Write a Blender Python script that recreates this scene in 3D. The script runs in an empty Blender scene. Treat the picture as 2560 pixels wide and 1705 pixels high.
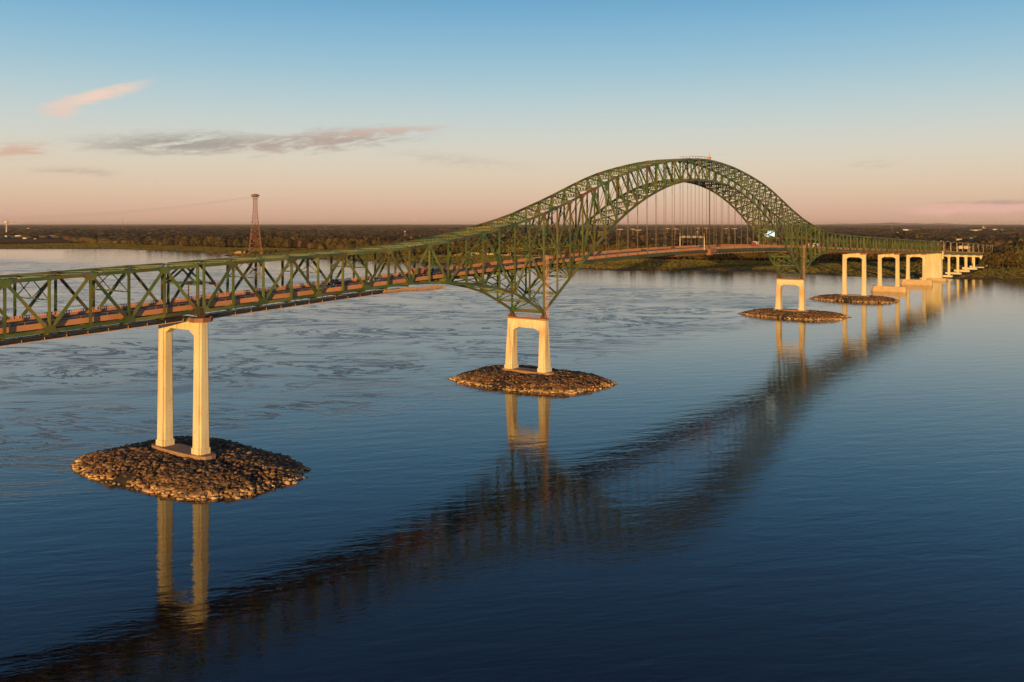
import bpy, math, random
import numpy as np
from mathutils import Vector, Matrix

S = bpy.context.scene
C = S.collection
random.seed(11)
rng = np.random.default_rng(11)

# ------------------------------------------------------------------ camera
# world frame: X runs along the bridge, Y to its far side, Z up from the water
CAM = Vector((-150.27, -212.49, 66.8))
HEAD = 0.62437                      # view heading, from +X towards +Y
FPX, HY = 2262.6, 559.3             # focal length and horizon row of the 2560 px photograph
cam = bpy.data.cameras.new('camera')
cam.sensor_width = 36
cam.lens = 36 * FPX / 2560
cam.shift_y = -(852.5 - HY) / 2560
cam.clip_start, cam.clip_end = 1.0, 300000
cam_o = bpy.data.objects.new('camera', cam)
cam_o.location = CAM
cam_o.rotation_euler = (math.pi / 2, 0, HEAD - math.pi / 2)
C.objects.link(cam_o)
S.camera = cam_o
S.view_settings.view_transform = 'Standard'
S.view_settings.look = 'None'
S.view_settings.exposure = 0.0
S.view_settings.gamma = 1.0
S.view_settings.use_curve_mapping = False
S.cycles.use_denoising = True
S.cycles.max_bounces = 8
S.cycles.transparent_max_bounces = 8
S.cycles.volume_bounces = 0

# ------------------------------------------------------------------ sun
SUN_AZ, SUN_EL = math.radians(25.0), math.radians(3.6)
sun_dir = Vector((math.cos(SUN_EL) * math.cos(SUN_AZ), math.cos(SUN_EL) * math.sin(SUN_AZ), -math.sin(SUN_EL)))
sl = bpy.data.lights.new('sun', 'SUN')
sl.energy = 5.0
sl.angle = math.radians(0.5)
sl.color = (1.0, 0.60, 0.175)
so = bpy.data.objects.new('sun', sl)
so.rotation_euler = sun_dir.to_track_quat('-Z', 'Y').to_euler()
so.location = (-300, -300, 300)
C.objects.link(so)

# ------------------------------------------------------------------ sky
def px_dir(u, v):
    """azimuth and elevation of a pixel of the photograph"""
    a = (u - 1280) / FPX
    return HEAD - math.atan(a), math.atan((HY - v) / FPX / math.hypot(1, a))

W_ = bpy.data.worlds.new('World')
S.world = W_
W_.use_nodes = True
W_.cycles.sampling_method = 'MANUAL'
W_.cycles.sample_map_resolution = 256
nt = W_.node_tree
for n in list(nt.nodes):
    nt.nodes.remove(n)

class NG:
    """tiny helper for node graphs"""
    def __init__(s, tree): s.t = tree
    def n(s, kind, **kw):
        nd = s.t.nodes.new(kind)
        for k, v in kw.items(): setattr(nd, k, v)
        return nd
    def link(s, a, b): s.t.links.new(a, b)
    def put(s, sock, val):
        if val is None: return
        if isinstance(val, bpy.types.NodeSocket): s.link(val, sock)
        else: sock.default_value = val
    def math(s, op, a, b=None, c=None, clamp=False):
        nd = s.n('ShaderNodeMath', operation=op); nd.use_clamp = clamp
        s.put(nd.inputs[0], a); s.put(nd.inputs[1], b); s.put(nd.inputs[2], c)
        return nd.outputs[0]
    def mixc(s, fac, a, b, blend='MIX'):
        nd = s.n('ShaderNodeMix', data_type='RGBA', blend_type=blend)
        s.put(nd.inputs[0], fac)
        s.put(nd.inputs[6], a if isinstance(a, bpy.types.NodeSocket) else (*a, 1))
        s.put(nd.inputs[7], b if isinstance(b, bpy.types.NodeSocket) else (*b, 1))
        return nd.outputs[2]
    def smooth(s, x, lo, hi, a=0.0, b=1.0):
        nd = s.n('ShaderNodeMapRange', interpolation_type='SMOOTHSTEP')
        s.put(nd.inputs[0], x)
        for i, v in ((1, lo), (2, hi), (3, a), (4, b)): s.put(nd.inputs[i], v)
        return nd.outputs[0]
    def noise(s, vec, scale, detail=3.0, rough=0.55, dist=0.0):
        nd = s.n('ShaderNodeTexNoise')
        s.put(nd.inputs['Vector'], vec)
        nd.inputs['Scale'].default_value = scale
        nd.inputs['Detail'].default_value = detail
        nd.inputs['Roughness'].default_value = rough
        nd.inputs['Distortion'].default_value = dist
        return nd.outputs[0]
    def comb(s, x, y, z):
        nd = s.n('ShaderNodeCombineXYZ')
        s.put(nd.inputs[0], x); s.put(nd.inputs[1], y); s.put(nd.inputs[2], z)
        return nd.outputs[0]
    def sep(s, v):
        nd = s.n('ShaderNodeSeparateXYZ'); s.link(v, nd.inputs[0])
        return nd.outputs
    def mapping(s, v, scale=(1, 1, 1), rot=(0, 0, 0), loc=(0, 0, 0)):
        nd = s.n('ShaderNodeMapping')
        s.link(v, nd.inputs[0])
        nd.inputs['Location'].default_value = loc
        nd.inputs['Rotation'].default_value = rot
        nd.inputs['Scale'].default_value = scale
        return nd.outputs[0]

g = NG(nt)
dirv = g.n('ShaderNodeTexCoord').outputs['Generated']
dx, dy, dz = g.sep(dirv)
el = g.math('ARCSINE', dz)
az = g.math('ARCTAN2', dy, dx)
fac = g.math('SQRT', g.math('MULTIPLY', g.math('MAXIMUM', el, 0.0), 1 / 1.5708))
ramp = g.n('ShaderNodeValToRGB')
g.link(fac, ramp.inputs[0])
ramp.color_ramp.interpolation = 'B_SPLINE'
stops = [(0.0, (.61, .34, .255)), (.075, (.68, .415, .30)), (.135, (.75, .53, .375)), (.20, (.77, .66, .51)),
         (.262, (.62, .68, .65)), (.325, (.36, .585, .69)), (.40, (.120, .385, .66)), (.50, (.062, .155, .35)),
         (.62, (.034, .078, .185)), (1.0, (.018, .045, .11))]
els = ramp.color_ramp.elements
els[0].position, els[0].color = stops[0][0], (*stops[0][1], 1)
els[1].position, els[1].color = stops[-1][0], (*stops[-1][1], 1)
for p, c_ in stops[1:-1]:
    e = els.new(p); e.color = (*c_, 1)
sky = g.n('ShaderNodeTexSky', sky_type='NISHITA')
sky.sun_disc = False
sky.sun_elevation = SUN_EL
sky.sun_rotation = math.atan2(-sun_dir.x, -sun_dir.y)
sky.altitude = 60
skyc = g.mixc(1.0, sky.outputs[0], (.1, .1, .1), 'MULTIPLY')
col = g.mixc(0.94, skyc, ramp.outputs[0])
# the wispy clouds of the evening, placed by direction
fray = g.noise(g.comb(g.math('MULTIPLY', az, 70.0), g.math('MULTIPLY', g.math('ADD', el, g.math('MULTIPLY', az, .13)), 420.0), 7.0), 1.0, 4.0, .65, 1.0)
wisp = g.noise(g.comb(g.math('MULTIPLY', az, 26.0), g.math('MULTIPLY', g.math('ADD', el, g.math('MULTIPLY', az, .10)), 120.0), 1.3), 1.0, 5.0, .6, .6)
def cloud(col, u, v, hl, hw, tilt, color, op, thick=0.3, edge=0.55):
    a0, e0 = px_dir(u, v)
    t = math.radians(tilt)
    da = g.math('SUBTRACT', a0, az); de = g.math('SUBTRACT', el, e0)
    xs = g.math('MULTIPLY_ADD', da, math.cos(t) * FPX / hl, g.math('MULTIPLY', de, math.sin(t) * FPX / hl))
    ys = g.math('MULTIPLY_ADD', de, math.cos(t) * FPX / hw, g.math('MULTIPLY', da, -math.sin(t) * FPX / hw))
    ys2 = g.math('MULTIPLY_ADD', g.math('SUBTRACT', wisp, .5), 1.6, ys)
    r = g.math('SQRT', g.math('MULTIPLY_ADD', xs, xs, g.math('MULTIPLY', ys2, ys2)))
    f_ = g.math('MULTIPLY', g.math('MULTIPLY', g.smooth(r, 1.0, 1.0 - edge), g.smooth(g.math('MULTIPLY_ADD', g.math('SUBTRACT', fray, .5), .55, wisp), thick, thick + .35)), op)
    return g.mixc(f_, col, color)
col = cloud(col, 250, 236, 150, 20, 18, (.86, .64, .52), 1.0, .14, .9)
col = cloud(col, 150, 272, 62, 30, 12, (.80, .60, .50), .9, .18, .9)
col = cloud(col, 470, 356, 330, 34, 2, (.33, .30, .27), .8, .24, .85)
col = cloud(col, 800, 352, 340, 38, 5, (.45, .34, .29), .85, .24, .8)
col = cloud(col, 960, 328, 210, 14, 5, (.64, .44, .36), .7, .28, .8)
col = cloud(col, 30, 376, 130, 26, 9, (.66, .42, .31), .8, .3, .8)
col = cloud(col, 190, 428, 120, 15, -1, (.44, .35, .29), .5, .3, .8)
col = cloud(col, 1150, 400, 260, 24, -6, (.46, .40, .36), .35, .3, .9)
col = cloud(col, 2400, 522, 170, 20, 1, (.80, .46, .38), 1.0, .27, .8)
col = cloud(col, 2540, 516, 120, 16, 0, (.78, .46, .38), .9, .27, .8)
col = cloud(col, 2520, 504, 180, 7, 0, (.36, .26, .25), .5, .3, .8)
col = cloud(col, 2190, 410, 80, 13, 2, (.45, .35, .29), .55, .3, .8)
col = cloud(col, 1530, 284, 170, 11, 3, (.62, .56, .50), .4, .3, .8)
bg = g.n('ShaderNodeBackground')
g.link(col, bg.inputs[0]); bg.inputs[1].default_value = 1.0
wo = g.n('ShaderNodeOutputWorld')
g.link(bg.outputs[0], wo.inputs[0])

# ------------------------------------------------------------------ materials
MATS = {}
def material(name, c1, c2=None, scale=1.0, rough=.7, stretch=(1, 1, 1), bump=0.0, bscale=4.0, metallic=0.0,
             rust=None, rand=0.0, lohi=(.35, .65), island=0.0, emit=None, alpha=None, spec=None, lit_base=None, joints=0.0):
    m = bpy.data.materials.new(name)
    m.use_nodes = True
    q = NG(m.node_tree)
    b = m.node_tree.nodes['Principled BSDF']
    b.inputs['Roughness'].default_value = rough
    b.inputs['Metallic'].default_value = metallic
    if spec is not None: b.inputs['Specular IOR Level'].default_value = spec
    pos = q.n('ShaderNodeNewGeometry').outputs['Position']
    mp = q.mapping(pos, stretch)
    if c2 is not None:
        f = q.smooth(q.noise(mp, scale, 5.0, .6), lohi[0], lohi[1])
        colr = q.mixc(f, c1, c2)
    else:
        rgb = q.n('ShaderNodeRGB'); rgb.outputs[0].default_value = (*c1, 1); colr = rgb.outputs[0]
    if rust:
        rc, rlo, rhi, rsc, rst = rust
        f = q.smooth(q.noise(q.mapping(pos, rst, loc=(31, 7, 3)), rsc, 5.0, .65), rlo, rhi)
        colr = q.mixc(f, colr, rc)
    if joints:
        zc = q.sep(pos)[2]
        fr_ = q.math('ABSOLUTE', q.math('SUBTRACT', q.math('FRACT', q.math('MULTIPLY', zc, 1 / joints)), .5))
        f = q.math('MULTIPLY', q.smooth(fr_, .035, .0), q.smooth(q.noise(pos, .8, 3), .35, .6))
        colr = q.mixc(q.math('MULTIPLY', f, .22), colr, (.36, .24, .13))
        vo = q.n('ShaderNodeTexVoronoi', feature='DISTANCE_TO_EDGE'); q.link(q.mapping(pos, (1, 1, 1.6)), vo.inputs['Vector']); vo.inputs['Scale'].default_value = .55
        f = q.math('MULTIPLY', q.smooth(vo.outputs[0], .03, .0), q.smooth(q.noise(pos, .22, 3), .50, .60))
        colr = q.mixc(q.math('MULTIPLY', f, .35), colr, (.28, .19, .11))
        n_ = q.noise(q.mapping(pos, (1, 1, .05)), .9, 4, .6)
        colr = q.mixc(q.math('MULTIPLY', q.smooth(n_, .50, .68), .55), colr, (.46, .31, .15))
    if lit_base:
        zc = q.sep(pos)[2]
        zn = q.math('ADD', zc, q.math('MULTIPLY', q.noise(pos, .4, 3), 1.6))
        colr = q.mixc(q.math('MULTIPLY', q.smooth(zn, 2.3, 1.1), .9), colr, lit_base)  # sunlight on the low stones, painted in as a lighter tone near the waterline
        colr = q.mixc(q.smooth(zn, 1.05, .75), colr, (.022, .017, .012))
    if rand:
        r = q.n('ShaderNodeObjectInfo').outputs['Random']
        hv = q.n('ShaderNodeHueSaturation')
        q.link(colr, hv.inputs['Color'])
        q.link(q.smooth(r, 0, 1, 1 - rand, 1 + rand), hv.inputs['Value'])
        colr = hv.outputs[0]
    if island:
        r = q.n('ShaderNodeNewGeometry').outputs['Random Per Island']
        hv = q.n('ShaderNodeHueSaturation')
        q.link(colr, hv.inputs['Color'])
        q.link(q.smooth(r, 0, 1, 1 - island, 1 + island), hv.inputs['Value'])
        q.link(q.math('ADD', .5, q.math('MULTIPLY', q.math('SUBTRACT', q.math('FRACT', q.math('MULTIPLY', r, 7.3)), .5), .05)), hv.inputs['Hue'])
        colr = hv.outputs[0]
    q.link(colr, b.inputs['Base Color'])
    if bump:
        bn = q.n('ShaderNodeBump')
        bn.inputs['Strength'].default_value = 1.0
        bn.inputs['Distance'].default_value = bump
        q.link(q.noise(mp, bscale, 4.0, .6), bn.inputs['Height'])
        q.link(bn.outputs[0], b.inputs['Normal'])
    if emit:
        b.inputs['Emission Color'].default_value = (*emit[0], 1)
        b.inputs['Emission Strength'].default_value = emit[1]
    MATS[name] = m
    return m

RUST = (.20, .075, .03)
steel = material('green paint on steel', (.052, .110, .033), (.150, .150, .038), .10, .5, rust=((.17, .082, .030), .50, .72, .16, (1, 1, .6)), rand=.32)
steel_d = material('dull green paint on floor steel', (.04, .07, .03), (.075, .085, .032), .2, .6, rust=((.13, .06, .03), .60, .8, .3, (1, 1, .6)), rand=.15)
steel_y = material('yellow green paint on floor beams', (.13, .14, .035), (.08, .10, .03), .3, .55, rand=.2)
primer = material('red primer on steel', (.32, .075, .04), (.22, .07, .04), .3, .6)
orange = material('weathered orange scaffold steel', (.40, .15, .075), (.30, .13, .08), .5, .6, rand=.15)
pink = material('pale red painted pipe', (.66, .40, .27), (.55, .32, .21), .5, .6, rand=.1)
black = material('black pipe', (.02, .022, .025), (.035, .03, .03), .5, .5)
bronze = material('dark bearing steel', (.10, .045, .03), (.05, .03, .025), 1.0, .6)
conc = material('cream concrete', (.81, .69, .47), (.69, .56, .36), .25, .85, (1, 1, .18), bump=.02, bscale=1.5,
                rust=((.34, .21, .10), .62, .76, .9, (1.4, 1.4, .22)), joints=3.1)
def stained():
    m = bpy.data.materials.new('cream concrete with rust stains')
    m.use_nodes = True
    q = NG(m.node_tree); b = m.node_tree.nodes['Principled BSDF']
    b.inputs['Roughness'].default_value = .85
    pos = q.n('ShaderNodeNewGeometry').outputs['Position']
    x, y, z = q.sep(pos)
    base = q.mixc(q.smooth(q.noise(q.mapping(pos, (1, 1, .2)), .3, 5), .35, .65), (.81, .69, .47), (.70, .58, .37))
    zz = q.math('MULTIPLY', q.smooth(z, 25.5, 20.0), q.smooth(z, 5.0, 20.0))
    n1 = q.noise(q.mapping(pos, (1.2, 1.2, .07)), .75, 5, .55)
    f = q.math('MULTIPLY', q.smooth(n1, .42, .60), zz)
    c_ = q.mixc(q.math('MULTIPLY', f, .85), base, (.55, .24, .055))
    f2 = q.math('MULTIPLY', q.smooth(q.noise(q.mapping(pos, (1, 1, .5)), 1.3, 4), .56, .72), .5)
    c_ = q.mixc(f2, c_, (.45, .30, .15))
    q.link(c_, b.inputs['Base Color'])
    MATS['stained'] = m
    return m
stain = stained()
foot_l = material('pale footing concrete', (.66, .45, .25), (.56, .37, .20), .3, .85, rust=((.40, .24, .13), .62, .8, .6, (1, 1, 1)))
foot = material('rust washed footing concrete', (.31, .165, .095), (.38, .22, .13), .3, .85, rust=((.62, .52, .38), .62, .8, .6, (1, 1, 1)))
cap_o = material('rust stained pier cap', (.50, .19, .07), (.42, .17, .08), .8, .8)
fasc = material('red brown deck concrete', (.62, .28, .14), (.52, .23, .115), .15, .8, rust=((.34, .16, .09), .60, .8, .4, (1, 1, .5)), rand=.08)
road = material('worn asphalt roadway', (.060, .045, .04), (.085, .06, .05), .2, .8)
paint_w = material('white road paint', (.70, .68, .62), rough=.7)
rail_m = material('weathered parapet rail', (.26, .15, .11), (.18, .12, .10), 1.0, .6)
hang = material('hanger rope', (.19, .125, .07), (.14, .095, .055), .4, .55)
pale = material('galvanised steel', (.60, .50, .40), (.50, .42, .34), .6, .5, metallic=.3)
rock_m = material('riprap stone', (.24, .128, .060), (.075, .042, .023), .35, .9, rand=.5, bump=.05, bscale=2.0, lit_base=(.56, .34, .165))
rock_s = material('riprap stone of the pile', (.24, .128, .060), (.075, .042, .023), .35, .9, island=.6, bump=.05, bscale=2.0, lit_base=(.56, .34, .165))
core_m = material('dark rubble core', (.055, .04, .03), (.035, .027, .022), .8, .95)
leafA = material('olive foliage', (.105, .082, .021), (.066, .056, .016), .2, .9, rand=.22, island=.35, spec=.1)
leafB = material('brown green foliage', (.118, .075, .022), (.073, .052, .017), .2, .9, rand=.22, island=.35, spec=.1)
forest_m = material('mixed forest foliage', (.088, .053, .019), (.042, .032, .014), .006, .95, island=.60, spec=.1)
bark = material('grey brown bark', (.10, .07, .045), (.07, .05, .035), 2.0, .95)
wall_m = [material('cream house wall', (.62, .50, .36), (.56, .45, .33), .3, .8), material('white shed wall', (.72, .64, .52), (.66, .58, .47), .3, .8),
          material('tan house wall', (.48, .33, .22), (.42, .30, .20), .3, .8)]
roof_m = [material('brown shingle roof', (.17, .08, .05), (.12, .06, .045), .8, .85), material('rust red roof', (.34, .12, .07), (.28, .10, .06), .8, .8),
          material('grey metal roof', (.40, .36, .32), (.34, .31, .28), .8, .5)]
glass_d = material('dark window glass', (.02, .025, .03), rough=.12)
pyl = material('red painted lattice steel', (.27, .095, .055), (.21, .085, .055), .1, .55, rand=.1)
tire = material('black rubber', (.02, .02, .02), rough=.85)
field_m = [material('stubble field', (.42, .19, .075), (.33, .15, .06), .01, .95, spec=0.0), material('ploughed field', (.32, .14, .055), (.25, .115, .045), .012, .95, spec=0.0)]

def car_paint(name, c):
    return material(name, c, tuple(x * .85 for x in c), .8, .25)
P = {k: car_paint(k + ' car paint', v) for k, v in dict(white=(.75, .72, .68), black=(.02, .02, .025), red=(.42, .04, .03), grey=(.12, .12, .13), blue=(.03, .06, .12), orange=(.55, .17, .07), silver=(.4, .4, .4)).items()}
lamp_r = material('red tail lamp', (.5, .03, .02), rough=.3)
lamp_w = material('headlamp lens', (.8, .8, .75), rough=.2)

# ------------------------------------------------------------------ mesh helpers
class MB:
    def __init__(s): s.v, s.f, s.mi = [], [], []
    def add(s, vs, fs, mi=0):
        o = len(s.v)
        s.v += [tuple(p) for p in vs]
        s.f += [tuple(i + o for i in f) for f in fs]
        s.mi += [mi] * len(fs)
        return s
    def box(s, c, d, mi=0):
        x, y, z = c; a, b, h = d[0] / 2, d[1] / 2, d[2] / 2
        return s.add([(x - a, y - b, z - h), (x + a, y - b, z - h), (x + a, y + b, z - h), (x - a, y + b, z - h),
                      (x - a, y - b, z + h), (x + a, y - b, z + h), (x + a, y + b, z + h), (x - a, y + b, z + h)], BOXF, mi)
    def bar(s, p0, p1, w, d=None, side=(0, 1, 0), mi=0):
        """box beam from p0 to p1, d wide along `side`, w across it"""
        d = w if d is None else d
        p0, p1 = Vector(p0), Vector(p1)
        z = (p1 - p0).normalized(); y = Vector(side)
        y = (y - z * y.dot(z))
        if y.length < 1e-5: y = z.orthogonal()
        y.normalize(); x = y.cross(z)
        pts = []
        for p in (p0, p1):
            for a, b in ((-1, -1), (1, -1), (1, 1), (-1, 1)):
                pts.append(p + x * (a * w / 2) + y * (b * d / 2))
        return s.add(pts, BOXF, mi)
    def loft(s, rings, cap=True, mi=0):
        n = len(rings[0]); vs = [p for r in rings for p in r]; fs = []
        for k in range(len(rings) - 1):
            for i in range(n):
                j = (i + 1) % n
                fs.append((k * n + i, k * n + j, (k + 1) * n + j, (k + 1) * n + i))
        if cap:
            fs.append(tuple(range(n))[::-1]); fs.append(tuple((len(rings) - 1) * n + i for i in range(n)))
        return s.add(vs, fs, mi)
    def prism(s, poly, axis, a, b, mi=0):
        """extrude a 2D polygon along axis 0/1/2 from a to b"""
        def P3(p, t):
            return {0: (t, p[0], p[1]), 1: (p[0], t, p[1]), 2: (p[0], p[1], t)}[axis]
        return s.loft([[P3(p, a) for p in poly], [P3(p, b) for p in poly]], True, mi)
    def cyl(s, p0, p1, r0, r1=None, n=10, mi=0):
        r1 = r0 if r1 is None else r1
        p0, p1 = Vector(p0), Vector(p1); z = (p1 - p0).normalized(); x = z.orthogonal().normalized(); y = z.cross(x)
        R = []
        for p, r in ((p0, r0), (p1, r1)):
            R.append([p + (x * math.cos(t) + y * math.sin(t)) * r for t in [2 * math.pi * i / n for i in range(n)]])
        return s.loft(R, True, mi)
    def mesh(s, name, mats):
        me = bpy.data.meshes.new(name)
        me.from_pydata(s.v, [], s.f)
        for m in (mats if isinstance(mats, (list, tuple)) else [mats]): me.materials.append(m)
        if any(s.mi): me.polygons.foreach_set('material_index', s.mi)
        me.update()
        return me
    def build(s, name, mats, parent=None):
        return link(name, s.mesh(name, mats), parent)
BOXF = [(0, 3, 2, 1), (4, 5, 6, 7), (0, 1, 5, 4), (1, 2, 6, 5), (2, 3, 7, 6), (3, 0, 4, 7)]

def link(name, data, parent=None, matrix=None):
    o = bpy.data.objects.new(name, data)
    C.objects.link(o)
    if parent is not None: o.parent = parent
    if matrix is not None: o.matrix_local = matrix
    return o
def tag(o, label=None, cat=None, group=None, kind=None):
    if label: o['label'] = label
    if cat: o['category'] = cat
    if group: o['group'] = group
    if kind: o['kind'] = kind
    return o
def thing(name, label, cat, loc=(0, 0, 0), rz=0.0, group=None):
    o = bpy.data.objects.new(name, None)
    o.empty_display_size = .5
    C.objects.link(o); o.location = loc; o.rotation_euler = (0, 0, rz)
    return tag(o, label, cat, group)
def copy_tree(o, parent=None):
    c = o.copy(); C.objects.link(c); c.parent = parent
    for ch in list(o.children): copy_tree(ch, c)
    return c

def gp(u, v, Z=0.0):
    """ground point under a pixel of the photograph"""
    d = FPX * (CAM.z - Z) / (v - HY); r = (u - 1280) / FPX * d
    s, c = math.sin(HEAD), math.cos(HEAD)
    return CAM.x + r * s + d * c, CAM.y - r * c + d * s
def bp(u, v, Y=0.0):
    """point of the plane y = Y under a pixel"""
    a = (u - 1280) / FPX; s, c = math.sin(HEAD), math.cos(HEAD)
    t = (Y - CAM.y) / (-a * c + s)
    return CAM.x + t * (a * s + c), CAM.z + t * (HY - v) / FPX
def at_px(u, X_guess=None, Y=0.0):
    return bp(u, 700, Y)[0]

# ------------------------------------------------------------------ water
def make_water():
    R = 55000
    me = bpy.data.meshes.new('river')
    me.from_pydata([(-R, -R, 0), (1500, -R, 0), (1500, R, 0), (-R, R, 0)], [], [(0, 1, 2, 3)])
    o = link('river', me); tag(o, kind='structure')
    m = bpy.data.materials.new('river water'); m.use_nodes = True
    me.materials.append(m)
    q = NG(m.node_tree); b = m.node_tree.nodes['Principled BSDF']
    b.inputs['Base Color'].default_value = (.005, .0055, .007, 1)
    b.inputs['IOR'].default_value = 1.45
    b.inputs['Roughness'].default_value = .02
    pos = q.n('ShaderNodeNewGeometry').outputs['Position']
    rp = q.mapping(pos, rot=(0, 0, -HEAD - math.radians(14)))      # ripple crests lie a little off the view's cross direction
    px, py, pz = q.sep(pos)
    ru, rv, rw = q.sep(rp)                                          # ru along the travel of the ripples, rv along the crests
    vp = q.mapping(pos, rot=(0, 0, -HEAD))
    vu, vv, vw = q.sep(vp)                                          # vu away from the viewer's bank, vv across
    rip = q.noise(q.comb(q.math('MULTIPLY', ru, .85), q.math('MULTIPLY', rv, .34), 0.0), 1.0, 3.0, .55, .3)
    chop = q.noise(q.comb(q.math('MULTIPLY', ru, .34), q.math('MULTIPLY', rv, .11), 6.0), 1.0, 3.0, .6, .6)
    swl = q.noise(q.comb(q.math('MULTIPLY', ru, .21), q.math('MULTIPLY', rv, .06), 3.0), 1.0, 2.0, .5, .4)
    # slack and ruffled patches, and the boil lines of the current beyond the bridge
    patch = q.smooth(q.noise(q.comb(q.math('MULTIPLY', vu, .016), q.math('MULTIPLY', vv, .0055), 5.0), 1.0, 4.0, .62, .9), .42, .62)
    zone = q.math('MULTIPLY', q.smooth(py, -20, 50), q.smooth(px, 800, 600))
    swirl = q.noise(q.comb(q.math('MULTIPLY', vu, .023), q.math('MULTIPLY', vv, .0095), 8.0), 1.0, 6.0, .66, 2.0)
    brk = q.smooth(q.noise(q.mapping(pos, loc=(40, 9, 0)), .012, 3.0, .6, .5), .32, .52)
    line = q.math('MULTIPLY', q.smooth(q.math('ABSOLUTE', q.math('SUBTRACT', swirl, .5)), .036, .0), brk)
    ruf = q.math('MULTIPLY', q.smooth(swirl, .57, .68), .55)
    boil = q.math('MULTIPLY', q.math('MAXIMUM', line, ruf), zone)
    patch = q.math('MULTIPLY', patch, q.math('MULTIPLY_ADD', zone, .75, .25))
    fine = q.noise(q.comb(q.math('MULTIPLY', ru, 1.7), q.math('MULTIPLY', rv, .9), 9.0), 1.0, 3.0, .6, .4)
    amp = q.math('ADD', .028, q.math('MULTIPLY', patch, .016))
    h1 = q.math('MULTIPLY', rip, amp)
    h2 = q.math('MULTIPLY', swl, q.math('ADD', .070, q.math('MULTIPLY', patch, .03)))
    h3 = q.math('MULTIPLY', fine, q.math('ADD', .003, q.math('MULTIPLY', boil, .050)))
    h4 = q.math('MULTIPLY', chop, q.math('ADD', q.math('MULTIPLY', boil, .035), q.math('MULTIPLY', patch, .02)))
    hh = q.math('ADD', q.math('ADD', h1, h2), q.math('ADD', h3, h4))
    rgh = q.math('ADD', .022, q.math('MULTIPLY', zone, q.math('MULTIPLY_ADD', patch, .06, .07)))
    q.link(q.math('ADD', rgh, q.math('MULTIPLY', boil, .22)), b.inputs['Roughness'])
    bn = q.n('ShaderNodeBump')
    bn.inputs['Strength'].default_value = 1.0
    bn.inputs['Distance'].default_value = 1.0
    q.link(hh, bn.inputs['Height'])
    q.link(bn.outputs[0], b.inputs['Normal'])
make_water()

# ------------------------------------------------------------------ land beyond the river
SH = [(-6000, 1120), (-900, 1100), (-78, 1080), (-20, 1062), (16, 1042), (60, 1030), (123, 1036), (249, 1085), (354, 1052), (421, 985), (501, 1000),
      (870, 1016), (1366, 1025), (1480, 1120), (1620, 1150), (2044, 1185), (2303, 1015), (3300, 1060), (6000, 1200)]
TL = [(-6000, 1330), (-200, 1400), (-60, 1330), (6, 1335), (60, 1420), (178, 1455), (224, 1400), (343, 1340), (474, 1305), (877, 1330), (967, 1240), (1300, 1330),
      (1591, 1430), (1823, 1360), (2494, 1464), (2800, 1560), (3096, 1601), (3277, 1480), (6000, 1500)]
def interp(T, y): return np.interp(y, [a for a, b in T], [b for a, b in T])
def land_z(s): return np.interp(s, [-6, 0, 5, 30, 140, 300, 700, 3000, 70000], [-.9, -.05, .7, 1.3, 2.2, 3.0, 4.0, 5.0, 5.0])
def make_land():
    ys = np.unique(np.concatenate([np.linspace(-6000, -300, 12), np.arange(-300, 2600, 9.0), np.linspace(2600, 6000, 60)]))
    ss = [-6, 0, 2, 5, 12, 30, 70, 140, 300, 700, 1500, 3000, 8000, 20000, 66000]
    wob = 5 * np.sin(ys * .021) + 3.5 * np.sin(ys * .067 + 1) + 1.6 * np.sin(ys * .19 + 2) + 1.0 * np.sin(ys * .43)
    xs = interp(SH, ys) + wob
    V = []; F = []
    for s in ss:
        k = max(0, s) / 3000
        for x, y in zip(xs, ys):
            V.append((x + s if s < 700 else x + s, y * (1 + k), float(land_z(s))))
    n = len(ys)
    for i in range(len(ss) - 1):
        for j in range(n - 1):
            F.append((i * n + j, (i + 1) * n + j, (i + 1) * n + j + 1, i * n + j + 1))
    me = bpy.data.meshes.new('ground'); me.from_pydata(V, [], F); me.update()
    o = link('ground', me); tag(o, kind='structure')
    m = bpy.data.materials.new('marsh grass and soil'); m.use_nodes = True; me.materials.append(m)
    q = NG(m.node_tree); b = m.node_tree.nodes['Principled BSDF']
    b.inputs['Roughness'].default_value = .95
    b.inputs['Specular IOR Level'].default_value = .1
    pos = q.n('ShaderNodeNewGeometry').outputs['Position']
    x, y, z = q.sep(pos)
    n1 = q.noise(q.mapping(pos, (1, .35, 1)), .02, 5, .6, .5)
    n2 = q.noise(pos, .3, 5, .65)
    grass = q.mixc(q.smooth(n1, .35, .65), (.09, .08, .022), (.125, .092, .03))
    grass = q.mixc(q.math('MULTIPLY', q.smooth(n2, .35, .7), .5), grass, (.06, .06, .02))
    mud = q.mixc(q.smooth(n2, .4, .6), (.17, .085, .05), (.10, .06, .04))
    zz = q.math('ADD', z, q.math('MULTIPLY', q.math('SUBTRACT', n1, .5), 1.2))
    c_ = q.mixc(q.smooth(zz, .45, .95), mud, grass)
    far = q.mixc(q.smooth(q.noise(pos, .0016, 5, .6), .4, .6), (.07, .055, .03), (.11, .075, .042))
    c_ = q.mixc(q.smooth(z, 2.9, 3.6), c_, far)
    q.link(c_, b.inputs['Base Color'])
    bn = q.n('ShaderNodeBump'); bn.inputs['Distance'].default_value = .5
    q.link(q.noise(pos, .8, 5, .7), bn.inputs['Height']); q.link(bn.outputs[0], b.inputs['Normal'])
make_land()

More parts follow.
